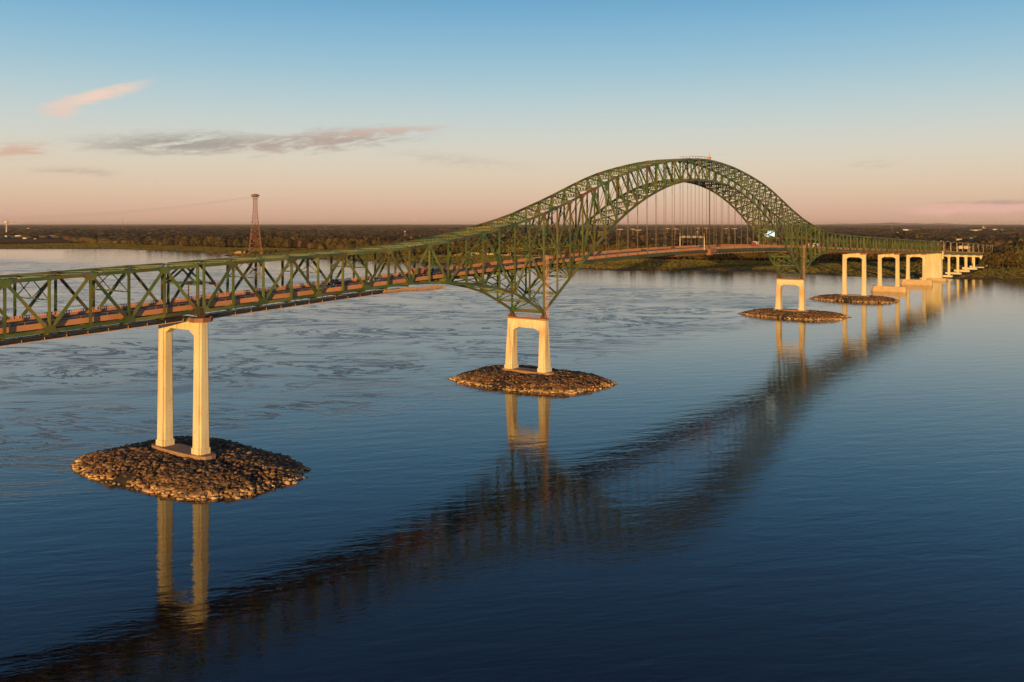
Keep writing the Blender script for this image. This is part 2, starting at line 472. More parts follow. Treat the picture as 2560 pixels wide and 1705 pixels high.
reed_m = material('marsh grass blades', (.135, .108, .027), (.086, .074, .02), .012, .95, island=.3, spec=.05)
def reeds():
    n = 52000
    y = rng.uniform(-150, 2700, n)
    # keep more of them where the picture shows the bank closest
    s_ = rng.uniform(0, 1, n) ** 1.15
    sh = interp(SH, y); tl = interp(TL, y)
    x = sh + 7 + s_ * (tl - sh + 10)
    ok = ~((y > -8) & (y < 24.5) & (x < 1500))
    x, y, sh = x[ok], y[ok], sh[ok]; n = len(x)
    z = land_z(x - sh - 6)
    h = rng.uniform(.5, 1.25, n) * (1 + .35 * np.sin(x * .05) * np.sin(y * .03)); w = rng.uniform(1.2, 3.2, n); a = rng.uniform(0, np.pi, n)
    lean = rng.uniform(-.3, .3, (n, 2))
    dx_, dy_ = np.cos(a) * w, np.sin(a) * w
    V = np.zeros((n, 5, 3))
    V[:, 0] = np.stack([x - dx_, y - dy_, z - .3], 1); V[:, 1] = np.stack([x + dx_, y + dy_, z - .3], 1)
    V[:, 2] = np.stack([x + dx_ * .8 + lean[:, 0], y + dy_ * .8 + lean[:, 1], z + h * .8], 1); V[:, 3] = np.stack([x + lean[:, 1] * .5, y, z + h], 1)
    V[:, 4] = np.stack([x - dx_ * .7 + lean[:, 1], y - dy_ * .7, z + h * .7], 1)
    F = np.array([[0, 1, 2], [0, 2, 3], [0, 3, 4]])[None] + (np.arange(n) * 5)[:, None, None]
    V = V.reshape(-1, 3); F = F.reshape(-1, 3)
    me = bpy.data.meshes.new('marsh_grass')
    me.vertices.add(len(V)); me.vertices.foreach_set('co', V.astype(np.float32).ravel())
    me.loops.add(len(F) * 3); me.loops.foreach_set('vertex_index', F.astype(np.int32).ravel())
    me.polygons.add(len(F)); me.polygons.foreach_set('loop_start', (np.arange(len(F)) * 3).astype(np.int32)); me.polygons.foreach_set('loop_total', np.full(len(F), 3, np.int32))
    me.materials.append(reed_m); me.update(calc_edges=True)
    tag(link('marsh_grass', me), 'olive marsh grass covering the flat far bank', 'grass', kind='stuff')
reeds()

# far low hills on the horizon
def make_hills():
    pts = []; D = 52000.0
    n = 60
    for i in range(n + 1):
        u = 2040 + (2440 - 2040) * i / n
        t = i / n
        z = 5 + 128 * (math.sin(math.pi * t) ** .7) * (.75 + .16 * math.sin(t * 17) + .09 * math.sin(t * 41 + 1)) if 0 < i < n else 5
        a = HEAD - math.atan((u - 1280) / FPX)
        pts.append((a, z))
    m = MB(); V = []
    for a, z in pts:
        for r, k in ((D - 3500, 0), (D, 1), (D + 4000, 0)):
            V.append((CAM.x + r * math.cos(a), CAM.y + r * math.sin(a), z if k else 2))
    F = []
    for i in range(n):
        for k in range(2):
            F.append((3 * i + k, 3 * i + k + 1, 3 * i + 4 + k, 3 * i + 3 + k))
    m.add(V, F)
    tag(m.build('hills', material('far wooded hills', (.05, .05, .03), (.06, .055, .035), .001, .95)), kind='structure')
make_hills()

# ------------------------------------------------------------------ the bridge: geometry of its lines
W = 16.53                                    # distance between the two trusses
PL = 10.4775                                 # panel length of the main bridge
XC = 335.28                                  # crown
ZT = [103.3, 103.1, 102.5, 101.7, 100.6, 99.2, 97.6, 95.8, 93.9, 91.7, 89.1, 86.1, 82.9, 79.7, 76.6, 73.8, 70.9, 68.6, 66.6, 64.7, 63.0,
      61.6, 60.3, 59.2, 58.4, 57.8, 57.4, 57.1, 56.8, 56.45, 56.1, 55.75, 55.4]
ZB = [91.7, 91.5, 90.9, 89.8, 88.2, 86.1, 83.4, 80.3, 76.6, 72.4, 67.6, 62.2, 56.1, 49.7, 43.1, 36.3, 29.6, 34.4, 38.7, 41.3, 43.1,
      44.3, 45.2, 45.8, 46.05, 45.8, 45.45, 45.05, 44.65, 44.25, 43.85, 43.45, 43.05]
ZM = {15: 56.6, 17: 54.9, 19: 51.4, 21: 54.1}
LOW16 = 42.0
GR = .030
def zr(X):
    dx = abs(X - XC)
    if dx < 186: return 52.6 - .034 * dx * dx / 372
    if dx <= XC + .01: return 49.44 - .034 * (dx - 186)
    if X < 0: return 44.36 + .034 * X
    return 44.36 - GR * (X - 2 * XC)
def top_a(X): return 55.4 + .034 * X if X < 100 else 55.4 - GR * (X - 2 * XC)
def bot_a(X): return 43.05 + .034 * X if X < 100 else 43.05 - GR * (X - 2 * XC)

# shared unit meshes, one long along z
def unit_box():
    return MB().add([(-.5, -.5, 0), (.5, -.5, 0), (.5, .5, 0), (-.5, .5, 0), (-.5, -.5, 1), (.5, -.5, 1), (.5, .5, 1), (-.5, .5, 1)], BOXF)
def unit_h():
    m = MB()
    for y in (-.43, .43): m.box((0, y, .5), (1, .14, 1))
    m.box((0, 0, .5), (.16, .72, 1))
    return m
UB = {}
def um(kind, mat):
    k = (kind, mat.name)
    if k not in UB: UB[k] = (unit_box() if kind == 'box' else unit_h()).mesh(kind + ' section', mat)
    return UB[k]
def member(root, name, p0, p1, w, d, mat=steel, kind='h', side=(0, 1, 0)):
    p0, p1 = Vector(p0), Vector(p1)
    z = p1 - p0; L = z.length; z = z / L
    y = Vector(side); y = (y - z * y.dot(z)).normalized(); x = y.cross(z)
    M = Matrix(((x.x * w, y.x * d, z.x * L, p0.x), (x.y * w, y.y * d, z.y * L, p0.y), (x.z * w, y.z * d, z.z * L, p0.z), (0, 0, 0, 1)))
    return link(name, um(kind, mat), root, Matrix.Translation(-root.location) @ M)

def laced(L, w, h, pitch, t=.15):
    """open laced strut along y: four corner angles and batten plates"""
    m = MB()
    for a in (-1, 1):
        for b in (-1, 1): m.box((a * (w / 2 - t / 2), L / 2, b * (h / 2 - t / 2)), (t, L, t))
    n = max(2, int(L / pitch))
    for i in range(n + 1):
        y = .15 + (L - .3) * i / n
        bw = pitch * .34
        for a in (-1, 1):
            m.box((a * (w / 2 - .02), y, 0), (.05, bw, h - t))
            m.box((0, y, a * (h / 2 - .02)), (w - t, bw, .05))
    return m
LACE = {}
def laced_mesh(key, *a):
    if key not in LACE: LACE[key] = laced(*a).mesh('laced strut', steel)
    return LACE[key]
def laced_member(root, name, p0, p1, key, args, up=(0, 0, 1)):
    p0, p1 = Vector(p0), Vector(p1)
    y = p1 - p0; L = y.length; y = y / L
    me = laced_mesh(key, *args); L0 = args[0]
    z = Vector(up); z = (z - y * z.dot(y)).normalized(); x = y.cross(z)
    k = L / L0
    M = Matrix(((x.x, y.x * k, z.x, p0.x), (x.y, y.y * k, z.y, p0.y), (x.z, y.z * k, z.z, p0.z), (0, 0, 0, 1)))
    return link(name, me, root, Matrix.Translation(-root.location) @ M)

def gusset_mesh(mat, d):
    m = MB()
    for s in (-1, 1):
        y0 = s * (d / 2 + .004); y1 = s * (d / 2 + .045)
        m.prism([(-1.5, .46), (1.5, .46), (1.5, -.55), (.75, -1.35), (-.75, -1.35), (-1.5, -.55)], 1, min(y0, y1), max(y0, y1))
    return m.mesh('gusset plates', mat)
GUS = {}
def gusset(root, p, ang, up, mat=steel, k=1.0):
    key = mat.name
    if key not in GUS: GUS[key] = gusset_mesh(mat, .80)
    M = Matrix.Translation(Vector(p) - root.location) @ Matrix.Rotation(-ang, 4, 'Y') @ Matrix.Diagonal((k, 1, k * up, 1))
    return link('gusset_plate', GUS[key], root, M)
def wpart(mb, name, mat, root):
    o = mb.build(name, mat, root)
    o.location = -root.location
    return o

def floor_system(root, Xs, fbeam=True, baluster_until=105.0):
    """deck, parapets, floor beams and stringers between the first and the last panel point"""
    # slab with road surface
    m = MB(); r = MB(); mk = MB()
    fine = sorted(set([float(x) for x in Xs]))
    def ribbon(mb, ya, yb, za, zb):
        rings = [[(x, ya, zr(x) + za), (x, yb, zr(x) + za), (x, yb, zr(x) + zb), (x, ya, zr(x) + zb)] for x in fine]
        mb.loft(rings)
    ribbon(m, 1.15, 15.38, -.34, -.005)
    wpart(m, 'deck_slab', steel_d, root)
    ribbon(r, 1.5, 15.03, .0, .03)
    wpart(r, 'roadway', road, root)
    for y in (1.9, 14.6, 8.15, 8.4): ribbon(mk, y - .08, y + .08, .034, .038)
    x = fine[0] + 1
    while x < fine[-1] - 3:
        for y in (5.1, 11.4):
            mk.add([(x, y - .08, zr(x) + .036), (x + 3, y - .08, zr(x + 3) + .036), (x + 3, y + .08, zr(x + 3) + .036), (x, y + .08, zr(x) + .036)], [(0, 1, 2, 3)])
        x += 9
    wpart(mk, 'lane_marking', paint_w, root)
    for y in (2.4, 5.3, 8.27, 11.2, 14.1):
        st = MB(); ribbon(st, y - .18, y + .18, -1.15, -.345)
        wpart(st, 'stringer', steel_d, root)
    for i in range(len(fine) - 1):
        xa, xb = fine[i] + .03, fine[i + 1] - .03
        for side in (0, 1):
            ya, yb = (1.05, 1.45) if side == 0 else (15.08, 15.48)
            p = MB()
            p.loft([[(x, ya, zr(x) - .72), (x, yb, zr(x) - .72), (x, yb, zr(x) + .60), (x, ya, zr(x) + .60)] for x in (xa, xb)])
            # shallow vertical joints of the cast panels
            wpart(p, 'fascia_panel', fasc, root)
            q = MB()
            ym = (ya + yb) / 2
            xm = (xa + xb) / 2
            if side == 1 and xm > baluster_until:
                q.loft([[(x, ym - .10, zr(x) + .602), (x, ym + .10, zr(x) + .602), (x, ym + .08, zr(x) + 1.32), (x, ym - .08, zr(x) + 1.32)] for x in (xa + .15, xb - (.15 if i % 3 else 1.4))])
                wpart(q, 'barrier_panel', fasc, root)
            else:
                step = .62 if side == 1 else 3.49
                n = max(1, int(round((xb - xa) / step)))
                for j in range(n):
                    x = xa + (j + .5) * (xb - xa) / n
                    wd = .27 if side == 1 else .14
                    q.box((x, ym, zr(x) + .60 + .29), (wd, .16, .62))
                q.loft([[(x, ym - .09, zr(x) + 1.16), (x, ym + .09, zr(x) + 1.16), (x, ym + .09, zr(x) + 1.30), (x, ym - .09, zr(x) + 1.30)] for x in (xa, xb)])
                wpart(q, 'parapet_railing', fasc if side == 1 else rail_m, root)
    if fbeam:
        for x in fine:
            f = MB(); z = zr(x)
            f.box((x, W / 2, z - 1.75), (.14, W - .9, 1.1))
            f.box((x, W / 2, z - 1.18), (.55, W - .9, .05)); f.box((x, W / 2, z - 2.32), (.55, W - .9, .05))
            f.box((x, .95, z - 1.75), (.5, .5, 1.1)); f.box((x, W - .95, z - 1.75), (.5, .5, 1.1))
            wpart(f, 'floor_beam', steel_y, root)

def sway(root, X, z1, z2, name='sway_frame'):
    """two crossed panels side by side over a bottom strut"""
    m = MB(); y0, ym, y1 = .4, W / 2, W - .4
    for a, b in ((y0, ym), (ym, y1)):
        m.bar((X, a, z2), (X, b, z1), .2, .16, (1, 0, 0)); m.bar((X + .1, a, z1), (X + .1, b, z2), .2, .16, (1, 0, 0))
    m.bar((X, y0, z1), (X, y1, z1), .28, .24, (1, 0, 0))
    wpart(m, name, steel, root)
def xframe(root, X0, X1, zA0, zA1, zB0, zB1, t=.34, name='cross_frame', strut=True):
    """big crossed bars between the trusses"""
    m = MB()
    m.bar((X0, .4, zA0), (X1, W - .4, zB1), t, t * .7, (1, 0, 0))
    m.bar((X0 + .25, W - .4, zA0), (X1 + .25, .4, zB1), t, t * .7, (1, 0, 0))
    if strut: m.bar((X0 - .2, .4, zA0), (X0 - .2, W - .4, zA0), t * 1.2, t, (1, 0, 0))
    wpart(m, name, steel, root)

def ang2(a, b): return math.atan2(b[2] - a[2], b[0] - a[0])

def simple_span(name, X0, X1, n, label, up_first, sway_every=2, cat='bridge span', nlat=True):
    """a straight parallel-chord truss span; diagonals meet the bottom chord at its ends"""
    Xs = [X0 + (X1 - X0) * i / n for i in range(n + 1)]
    root = thing(name, label, cat, ((X0 + X1) / 2, W / 2, bot_a((X0 + X1) / 2) - .5))
    t = lambda i, y: Vector((Xs[i], y, top_a(Xs[i]))); b = lambda i, y: Vector((Xs[i], y, bot_a(Xs[i])))
    sl_ = math.atan2(top_a(Xs[1]) - top_a(Xs[0]), Xs[1] - Xs[0])
    for y in (0, W):
        for i in range(n):
            member(root, 'top_chord', t(i, y), t(i + 1, y), .82, .72, kind='box')
            member(root, 'bottom_chord', b(i, y), b(i + 1, y), .84, .72, kind='box')
            if i % 2 == 0: member(root, 'diagonal', b(i, y), t(i + 1, y), .62, .62)
            else: member(root, 'diagonal', t(i, y), b(i + 1, y), .62, .62)
        for i in range(n + 1):
            member(root, 'vertical', b(i, y), t(i, y), .52, .56)
            if i % 2: gusset(root, t(i, y), sl_, 1)
            else: gusset(root, b(i, y), sl_, -1)
    for i in range(n + 1):
        laced_member(root, 'lateral_strut', t(i, .36), t(i, W - .36), 'strut', (W - .72, .6, .75, 1.2))
        if i < n:
            laced_member(root, 'lateral_brace', t(i, .36), t(i + 1, W - .36), 'diag', (18.9, .5, .56, 1.3))
            laced_member(root, 'lateral_brace', t(i, W - .36) + Vector((0, 0, .03)), t(i + 1, .36) + Vector((0, 0, .03)), 'diag', (18.9, .5, .56, 1.3))
            lb = MB(); lb.bar(b(i, .4), b(i + 1, W - .4), .28, .22, (0, 0, 1)); lb.bar(b(i, W - .4) + Vector((0, 0, .25)), b(i + 1, .4) + Vector((0, 0, .25)), .28, .22, (0, 0, 1))
            wpart(lb, 'bottom_brace', steel_d, root)
        if i % 2 == 0 and 0 < i < n: sway(root, Xs[i], zr(Xs[i]) + 5.9, top_a(Xs[i]) - .45)
    for i in (0, n):                                   # portal frames at the ends
        z1, z2 = zr(Xs[i]) + 6.0, top_a(Xs[i]) - .4
        args = (W - .72, .5, .5, .9)
        laced_member(root, 'portal_strut', (Xs[i], .36, z1), (Xs[i], W - .36, z1), 'portal', args)
        for ya, yb in ((.36, W / 2), (W - .36, W / 2)):
            laced_member(root, 'portal_brace', (Xs[i], ya, z1), (Xs[i], yb, z2), 'portalb', (9.2, .4, .4, .9), (1, 0, 0))
    floor_system(root, Xs)
    return root

GRP_SPAN = None
simple_span('truss_span', -121.92, -1.0, 12, 'green straight truss span cut off by the left edge of the picture', 0)
simple_span('truss_span', 671.6, 792.0, 12, 'far green truss span directly beyond the right foot of the arch', 0)
simple_span('truss_span', 793.0, 914.0, 12, 'far green truss span in the middle of the three beyond the arch', 0)
simple_span('truss_span', 914.9, 1004.0, 9, 'last far green truss span ending on the solid concrete pier', 0)

# ------------------------------------------------------------------ the main arch bridge
def main_bridge():
    root = thing('arch_bridge', 'long green steel bridge whose truss rises into one tall arch over the river', 'bridge', (XC, W / 2, 26.5))
    K = range(-32, 33)
    X = lambda k: XC + PL * k if abs(k) < 32 else XC + (PL * 32 - .9) * (1 if k > 0 else -1)
    T = lambda k, y=0.0: Vector((X(k), y, ZT[abs(k)]))
    B = lambda k, y=0.0: Vector((X(k), y, ZB[abs(k)]))
    Mi = lambda k, y=0.0: Vector((X(k), y, ZM[abs(k)]))
    def red_top(k): return k in (-14, -13)
    for y in (0.0, W):
        for k in range(-32, 32):
            th = .95 if abs(k + .5) < 17 else .84
            mt = primer if (k == -13 and y == 0) else steel
            member(root, 'top_chord', T(k, y), T(k + 1, y), th, .74, mt, 'box')
            member(root, 'bottom_chord', B(k, y), B(k + 1, y), th + .05, .74, steel, 'box')
        for k in K:
            a = abs(k)
            wv = .62 if a <= 16 else .54
            if a == 16: wv = .85
            member(root, 'vertical', B(k, y), T(k, y), wv, .60, steel)
        for s in (-1, 1):
            D = lambda p, q_, w=.62, mt=steel: member(root, 'diagonal', p, q_, w, .58, mt)
            for a in range(0, 12): D(T(s * (a + 1), y), B(s * a, y), .60)
            D(T(s * 12, y), B(s * 13, y), .7, steel); D(T(s * 13, y), B(s * 14, y), .7)
            for a in (15, 17):
                inn, out = (14, 16) if a == 15 else (18, 16)
                D(T(s * inn, y), Mi(s * a, y)); D(Mi(s * a, y), B(s * inn, y)); D(T(s * 16, y), Mi(s * a, y))
                D(Mi(s * a, y), Vector((X(s * 16), y, LOW16))); D(B(s * a, y), Vector((X(s * 16), y, LOW16)), .5)
            for lo, m_, hi, oth in ((18, 19, 20, 20), (22, 21, 20, 20)):
                D(B(s * lo, y), Mi(s * m_, y)); D(Mi(s * m_, y), T(s * hi, y)); D(Mi(s * m_, y), B(s * oth, y), .5)
            for a in range(22, 32):
                if a % 2 == 0: D(B(s * a, y), T(s * (a + 1), y))
                else: D(T(s * a, y), B(s * (a + 1), y))
        # plates at the joints
        for k in K:
            a = abs(k)
            up = ang2(T(max(-32, k - 1)), T(min(32, k + 1))); dn = ang2(B(max(-32, k - 1)), B(min(32, k + 1)))
            if a >= 22:
                if a % 2: gusset(root, T(k, y), up, 1)
                else: gusset(root, B(k, y), dn, -1)
            else:
                mt = primer if (k in (-16, -13) and y == 0) else steel
                if a <= 14 or a in (16, 18, 20): gusset(root, T(k, y), up, 1, mt, .85)
                if a <= 12 or a in (13, 14, 18, 20): gusset(root, B(k, y), dn, -1, steel, .8)
                if a in ZM: gusset(root, Mi(k, y), 0, 1, steel, .7)
        for k in range(-13, 13):
            xa, xb = X(k), X(k + 1)
            member(root, 'tie_girder', (xa, y, zr(xa) - 1.55), (xb, y, zr(xb) - 1.55), 1.5, .6, steel_d, 'box')
        for k in range(-12, 13):
            h_ = MB()
            for o in (-.26, .26): h_.cyl((X(k) + o, y, zr(X(k)) - .8), (X(k) + o, y, ZB[abs(k)] - .4), .06, None, 6)
            wpart(h_, 'hanger', hang, root)
    # laterals between the trusses
    for k in K:
        a = abs(k)
        laced_member(root, 'lateral_strut', T(k, .36), T(k, W - .36), 'strutA' if a < 20 else 'strut', (W - .72, .7, 1.25, 1.35) if a < 20 else (W - .72, .6, .75, 1.2))
        if k < 32:
            for s in (0, 1):
                p0, p1 = (T(k, .36), T(k + 1, W - .36)) if s == 0 else (T(k, W - .36), T(k + 1, .36))
                n_ = Vector((-(T(k + 1) - T(k)).z, 0, (T(k + 1) - T(k)).x)).normalized()
                laced_member(root, 'lateral_brace', p0 + n_ * .03 * s, p1 + n_ * .03 * s, 'diag', (18.9, .5, .56, 1.3), n_)
        if a <= 12:
            laced_member(root, 'arch_strut', B(k, .36), B(k, W - .36), 'strutA', (W - .72, .7, 1.25, 1.35))
            if k < 12:
                n_ = Vector((-(B(k + 1) - B(k)).z, 0, (B(k + 1) - B(k)).x)).normalized()
                for s in (0, 1):
                    p0, p1 = (B(k, .36), B(k + 1, W - .36)) if s == 0 else (B(k, W - .36), B(k + 1, .36))
                    laced_member(root, 'arch_brace', p0 + n_ * .03 * s, p1 + n_ * .03 * s, 'diag', (18.9, .5, .56, 1.3), n_)
            sway(root, X(k), ZB[a] + .8, ZT[a] - .8)
        elif a >= 21:
            if a % 2 == 0 and a < 32: sway(root, X(k), zr(X(k)) + 5.9, ZT[a] - .45)
        if a >= 13:
            if k < 32 and k != 12 and (k < -13 or k >= 13):
                m = MB()
                m.bar(B(k, .4), B(k + 1, W - .4), .34, .26, (0, 0, 1)); m.bar(B(k, W - .4) + Vector((.1, 0, .3)), B(k + 1, .4) + Vector((.1, 0, .3)), .34, .26, (0, 0, 1))
                m.bar(B(k, .4), B(k, W - .4), .5, .4, (0, 0, 1))
                wpart(m, 'bottom_brace', steel, root)
        if 13 <= a <= 20:
            zt_, zd = ZT[a] - .6, zr(X(k)) + 6.2
            xframe(root, X(k), X(k), zd, zt_, zd, zt_, .30)
            if ZB[a] < zr(X(k)) - 5: xframe(root, X(k), X(k), ZB[a] + .6, 0, 0, zr(X(k)) - 2.5, .38)
    for k in (-32, 32):
        z1, z2 = zr(X(k)) + 6.0, ZT[32] - .4
        laced_member(root, 'portal_strut', (X(k), .36, z1), (X(k), W - .36, z1), 'portal', (W - .72, .5, .5, .9))
        for ya, yb in ((.36, W / 2), (W - .36, W / 2)):
            laced_member(root, 'portal_brace', (X(k), ya, z1), (X(k), yb, z2), 'portalb', (9.2, .4, .4, .9), (1, 0, 0))
    # heavy foot struts and bearings over the main piers
    for k in (-16, 16):
        f = MB(); f.box((X(k), W / 2, ZB[16] - .1), (1.0, W - .8, 1.15))
        wpart(f, 'foot_strut', steel, root)
        for y in (0, W):
            s = MB(); s.loft([[(X(k) + a * r, y + b * r, z) for a, b in ((-1, -1), (1, -1), (1, 1), (-1, 1))] for z, r in ((26.85, 1.25), (27.5, 1.1), (28.3, .6), (29.3, .75))])
            wpart(s, 'bearing', bronze, root)
    floor_system(root, [X(k) for k in K])
    # short posts that carry the floor on the tie
    for y in (0.0, W):
        for k in range(-12, 13):
            for o in (0, 5.2):
                x = X(k) + o
                if x > X(12) + 1: continue
                p = MB(); p.box((x, y + (.75 if y == 0 else -.75), zr(x) - 1.0), (.3, .5, .55)); p.box((x, y + (.75 if y == 0 else -.75), zr(x) - .98), (1.2, .2, .12))
                wpart(p, 'floor_bracket', steel_y, root)
main_bridge()

# ------------------------------------------------------------------ concrete piers
def plan(cx, cy, a, b, n):
    """rectangle of half size a (x) by b (y) with notched corners"""
    return [(cx - a + n, cy - b), (cx + a - n, cy - b), (cx + a - n, cy - b + n), (cx + a, cy - b + n), (cx + a, cy + b - n), (cx + a - n, cy + b - n),
            (cx + a - n, cy + b), (cx - a + n, cy + b), (cx - a + n, cy + b - n), (cx - a, cy + b - n), (cx - a, cy - b + n), (cx - a + n, cy - b + n)]
def ring(pl, z): return [(x, y, z) for x, y in pl]
def pier(X0, label, zbase, ztop, main=False, mat=conc, pl_h=1.7, slab=True, footing=None, fence=True):
    root = thing('bridge_pier', label, 'bridge pier', (X0, W / 2, zbase - 1.2 if not footing else -1.0), group='concrete piers in the river')
    for y, s in ((0.0, -1), (W, 1)):
        m = MB()
        if main:
            m.loft([ring(plan(X0, y + s * .35, 2.65, 1.78, .5), zbase + pl_h), ring(plan(X0, y, 1.55, 1.48, .42), ztop)])
        else:
            m.loft([ring(plan(X0, y, 1.75, 1.85, .55), zbase + pl_h), ring(plan(X0, y, 1.45, 1.55, .48), ztop)])
        wpart(m, 'column', mat, root)
        p = MB()
        a, b = (2.95, 2.05) if main else (1.98, 2.08)
        yo = y + (s * .35 if main else 0)
        p.loft([ring(plan(X0, yo, a, b, .5), zbase + .005), ring(plan(X0, yo, a, b, .5), zbase + pl_h - .25), ring(plan(X0, yo, a - .22, b - .22, .5), zbase + pl_h - .003)])
        wpart(p, 'plinth', mat, root)
        cp = MB()
        if main: cp.loft([ring(plan(X0, y, 1.72, 1.66, .42), ztop + .003), ring(plan(X0, y, 1.72, 1.66, .42), ztop + .8)])
        else: cp.loft([ring(plan(X0, y, 1.3, 1.3, .3), ztop + .003), ring(plan(X0, y, 1.3, 1.3, .3), ztop + .75)])
        wpart(cp, 'cap', cap_o if main else bronze, root)
        if not main:
            b_ = MB(); b_.loft([[(X0 + i * r, y + j * r, z) for i, j in ((-1.4, -1), (1.4, -1), (1.4, 1), (-1.4, 1))] for z, r in ((ztop + .753, .8), (ztop + 1.3, .62), (max(ztop + 1.5, bot_a(X0) - .45), .62))])
            wpart(b_, 'bearing', bronze, root)
    # portal beam with haunched soffit
    ia, ib = (1.25, W - 1.25)
    zb = ztop - (3.6 if main else 2.6)
    zh = zb - (1.3 if main else 1.7)
    tx = 1.15 if main else 1.05
    L = ib - ia
    poly = [(ia, zh), (ia + L * .2, zb), (ib - L * .2, zb), (ib, zh), (ib, ztop - .02), (ib - L * .2, ztop + (.0 if main else .9)), (ia + L * .2, ztop + (.0 if main else .9)), (ia, ztop - .02)]
    wpart(MB().prism(poly, 0, X0 - tx, X0 + tx), 'portal_beam', mat, root)
    if main:
        e = MB(); e.box((X0, W / 2, ztop + .3), (2.5, W - 3.5, .5)); wpart(e, 'beam_coping', cap_o, root)
        r = MB()
        for x in (X0 - 1.5, X0 + 1.5):
            for z in (ztop + 1.3, ztop + 1.95): r.bar((x, -1.9, z), (x, W + 1.9, z), .07)
            for i in range(14): r.bar((x, -1.9 + i * (W + 3.8) / 13, ztop + .55), (x, -1.9 + i * (W + 3.8) / 13, ztop + 1.95), .07)
        for y in (-1.9, W + 1.9):
            for z in (ztop + 1.3, ztop + 1.95): r.bar((X0 - 1.5, y, z), (X0 + 1.5, y, z), .07, None, (0, 0, 1))
        wpart(r, 'guard_rail', orange, root)
    elif fence:
        for y in (0.0, W):
            f = MB(); n = 8; R = 2.75
            oct_ = [(X0 + R * math.cos(t) * 1.15, y + R * math.sin(t)) for t in [math.pi / 8 + i * math.pi / 4 for i in range(8)]]
            inn = [(X0 + (R - .1) * math.cos(t) * 1.15, y + (R - .1) * math.sin(t)) for t in [math.pi / 8 + i * math.pi / 4 for i in range(8)]]
            f.loft([ring(oct_, ztop - .15), ring(oct_, ztop + .02)])
            for i in range(8):
                j = (i + 1) % 8
                p, q_ = oct_[i], oct_[j]
                for z in (ztop + .5, ztop + 1.0): f.bar((*p, z), (*q_, z), .09)
                f.add([(*p, ztop + .03), (*q_, ztop + .03), (*q_, ztop + .92), (*p, ztop + .92), (*inn[i], ztop + .03), (*inn[j], ztop + .03), (*inn[j], ztop + .92), (*inn[i], ztop + .92)],
                      [(0, 1, 2, 3), (4, 7, 6, 5), (3, 2, 6, 7)])
                f.bar((*p, ztop), (*p, ztop + 1.1), .12)
            wpart(f, 'walkway_platform', orange, root)
    if slab and not footing:
        s_ = MB(); pts = []
        for i in range(24):
            t = 2 * math.pi * i / 24
            pts.append((X0 + 3.1 * (abs(math.cos(t)) ** .5) * (1 if math.cos(t) >= 0 else -1) * (1.1 if main else 1), W / 2 + (W / 2 + 4.6) * (abs(math.sin(t)) ** .75) * (1 if math.sin(t) >= 0 else -1)))
        s_.loft([ring(pts, zbase - 1.3), ring(pts, zbase - .004)])
        wpart(s_, 'footing_slab', foot, root)
    if footing:
        s_ = MB()
        def boat(ax, y0, y1, nose): return [(X0 - ax, y0 + nose), (X0 - ax * .45, y0), (X0 + ax * .45, y0), (X0 + ax, y0 + nose), (X0 + ax, y1 - nose), (X0 + ax * .45, y1), (X0 - ax * .45, y1), (X0 - ax, y1 - nose)]
        s_.loft([ring(boat(4.4, -8.6, W + 8.6, 3), -1), ring(boat(4.4, -8.6, W + 8.6, 3), 1.0), ring(boat(3.7, -7.4, W + 7.4, 3), zbase - .004)])
        wpart(s_, 'footing', foot_l, root)
    return root
pier(0.0, 'tall cream concrete pier nearest the camera, on the biggest dark rock island', 4.4, 40.3)
pier(XC - 16 * PL, 'short splayed concrete pier with rust stains carrying the left foot of the arch', 4.4, 26.0, True, stain)
pier(XC + 16 * PL, 'short splayed concrete pier carrying the right, farther foot of the arch', 4.4, 26.0, True, stain)
pier(2 * XC, 'far bright concrete pier standing on the smallest-looking rock island', 4.4, 40.0)
pier(792.5, 'far bright concrete pier on a bare concrete footing, nearer of two', 5.2, 36.6, footing=True)
pier(914.4, 'far bright concrete pier on a bare concrete footing beside the solid wall pier', 5.6, 33.0, footing=True)

def wall_pier():
    X0 = 1008.5
    root = thing('wall_pier', 'solid pale concrete wall pier where the trusses end at the far bank', 'bridge pier', (X0, W / 2, 0))
    m = MB(); zt = 31.0
    m.box((X0, W / 2, (3.0 + zt) / 2), (7.0, W + 1.6, zt - 3.0)); wpart(m, 'wall', conc, root)
    for y in (-.4, 4.1, 8.27, 12.5, W + .4):
        r = MB(); r.box((X0 - 3.62, y, (3.0 + zt) / 2), (.22, .7, zt - 3.2)); wpart(r, 'pilaster', conc, root)
    c = MB(); c.box((X0, W / 2, zt + .45), (7.8, W + 2.4, .88)); wpart(c, 'coping', conc, root)
    e = MB(); e.box((X0 + 2.2, -1.3, zt - 1.2), (3.6, 1.2, 9.0)); wpart(e, 'end_post', conc, root)
    f = MB(); f.box((X0 + 1, W / 2, .9), (14, W + 12, 4.1)); wpart(f, 'footing', foot_l, root)
wall_pier()

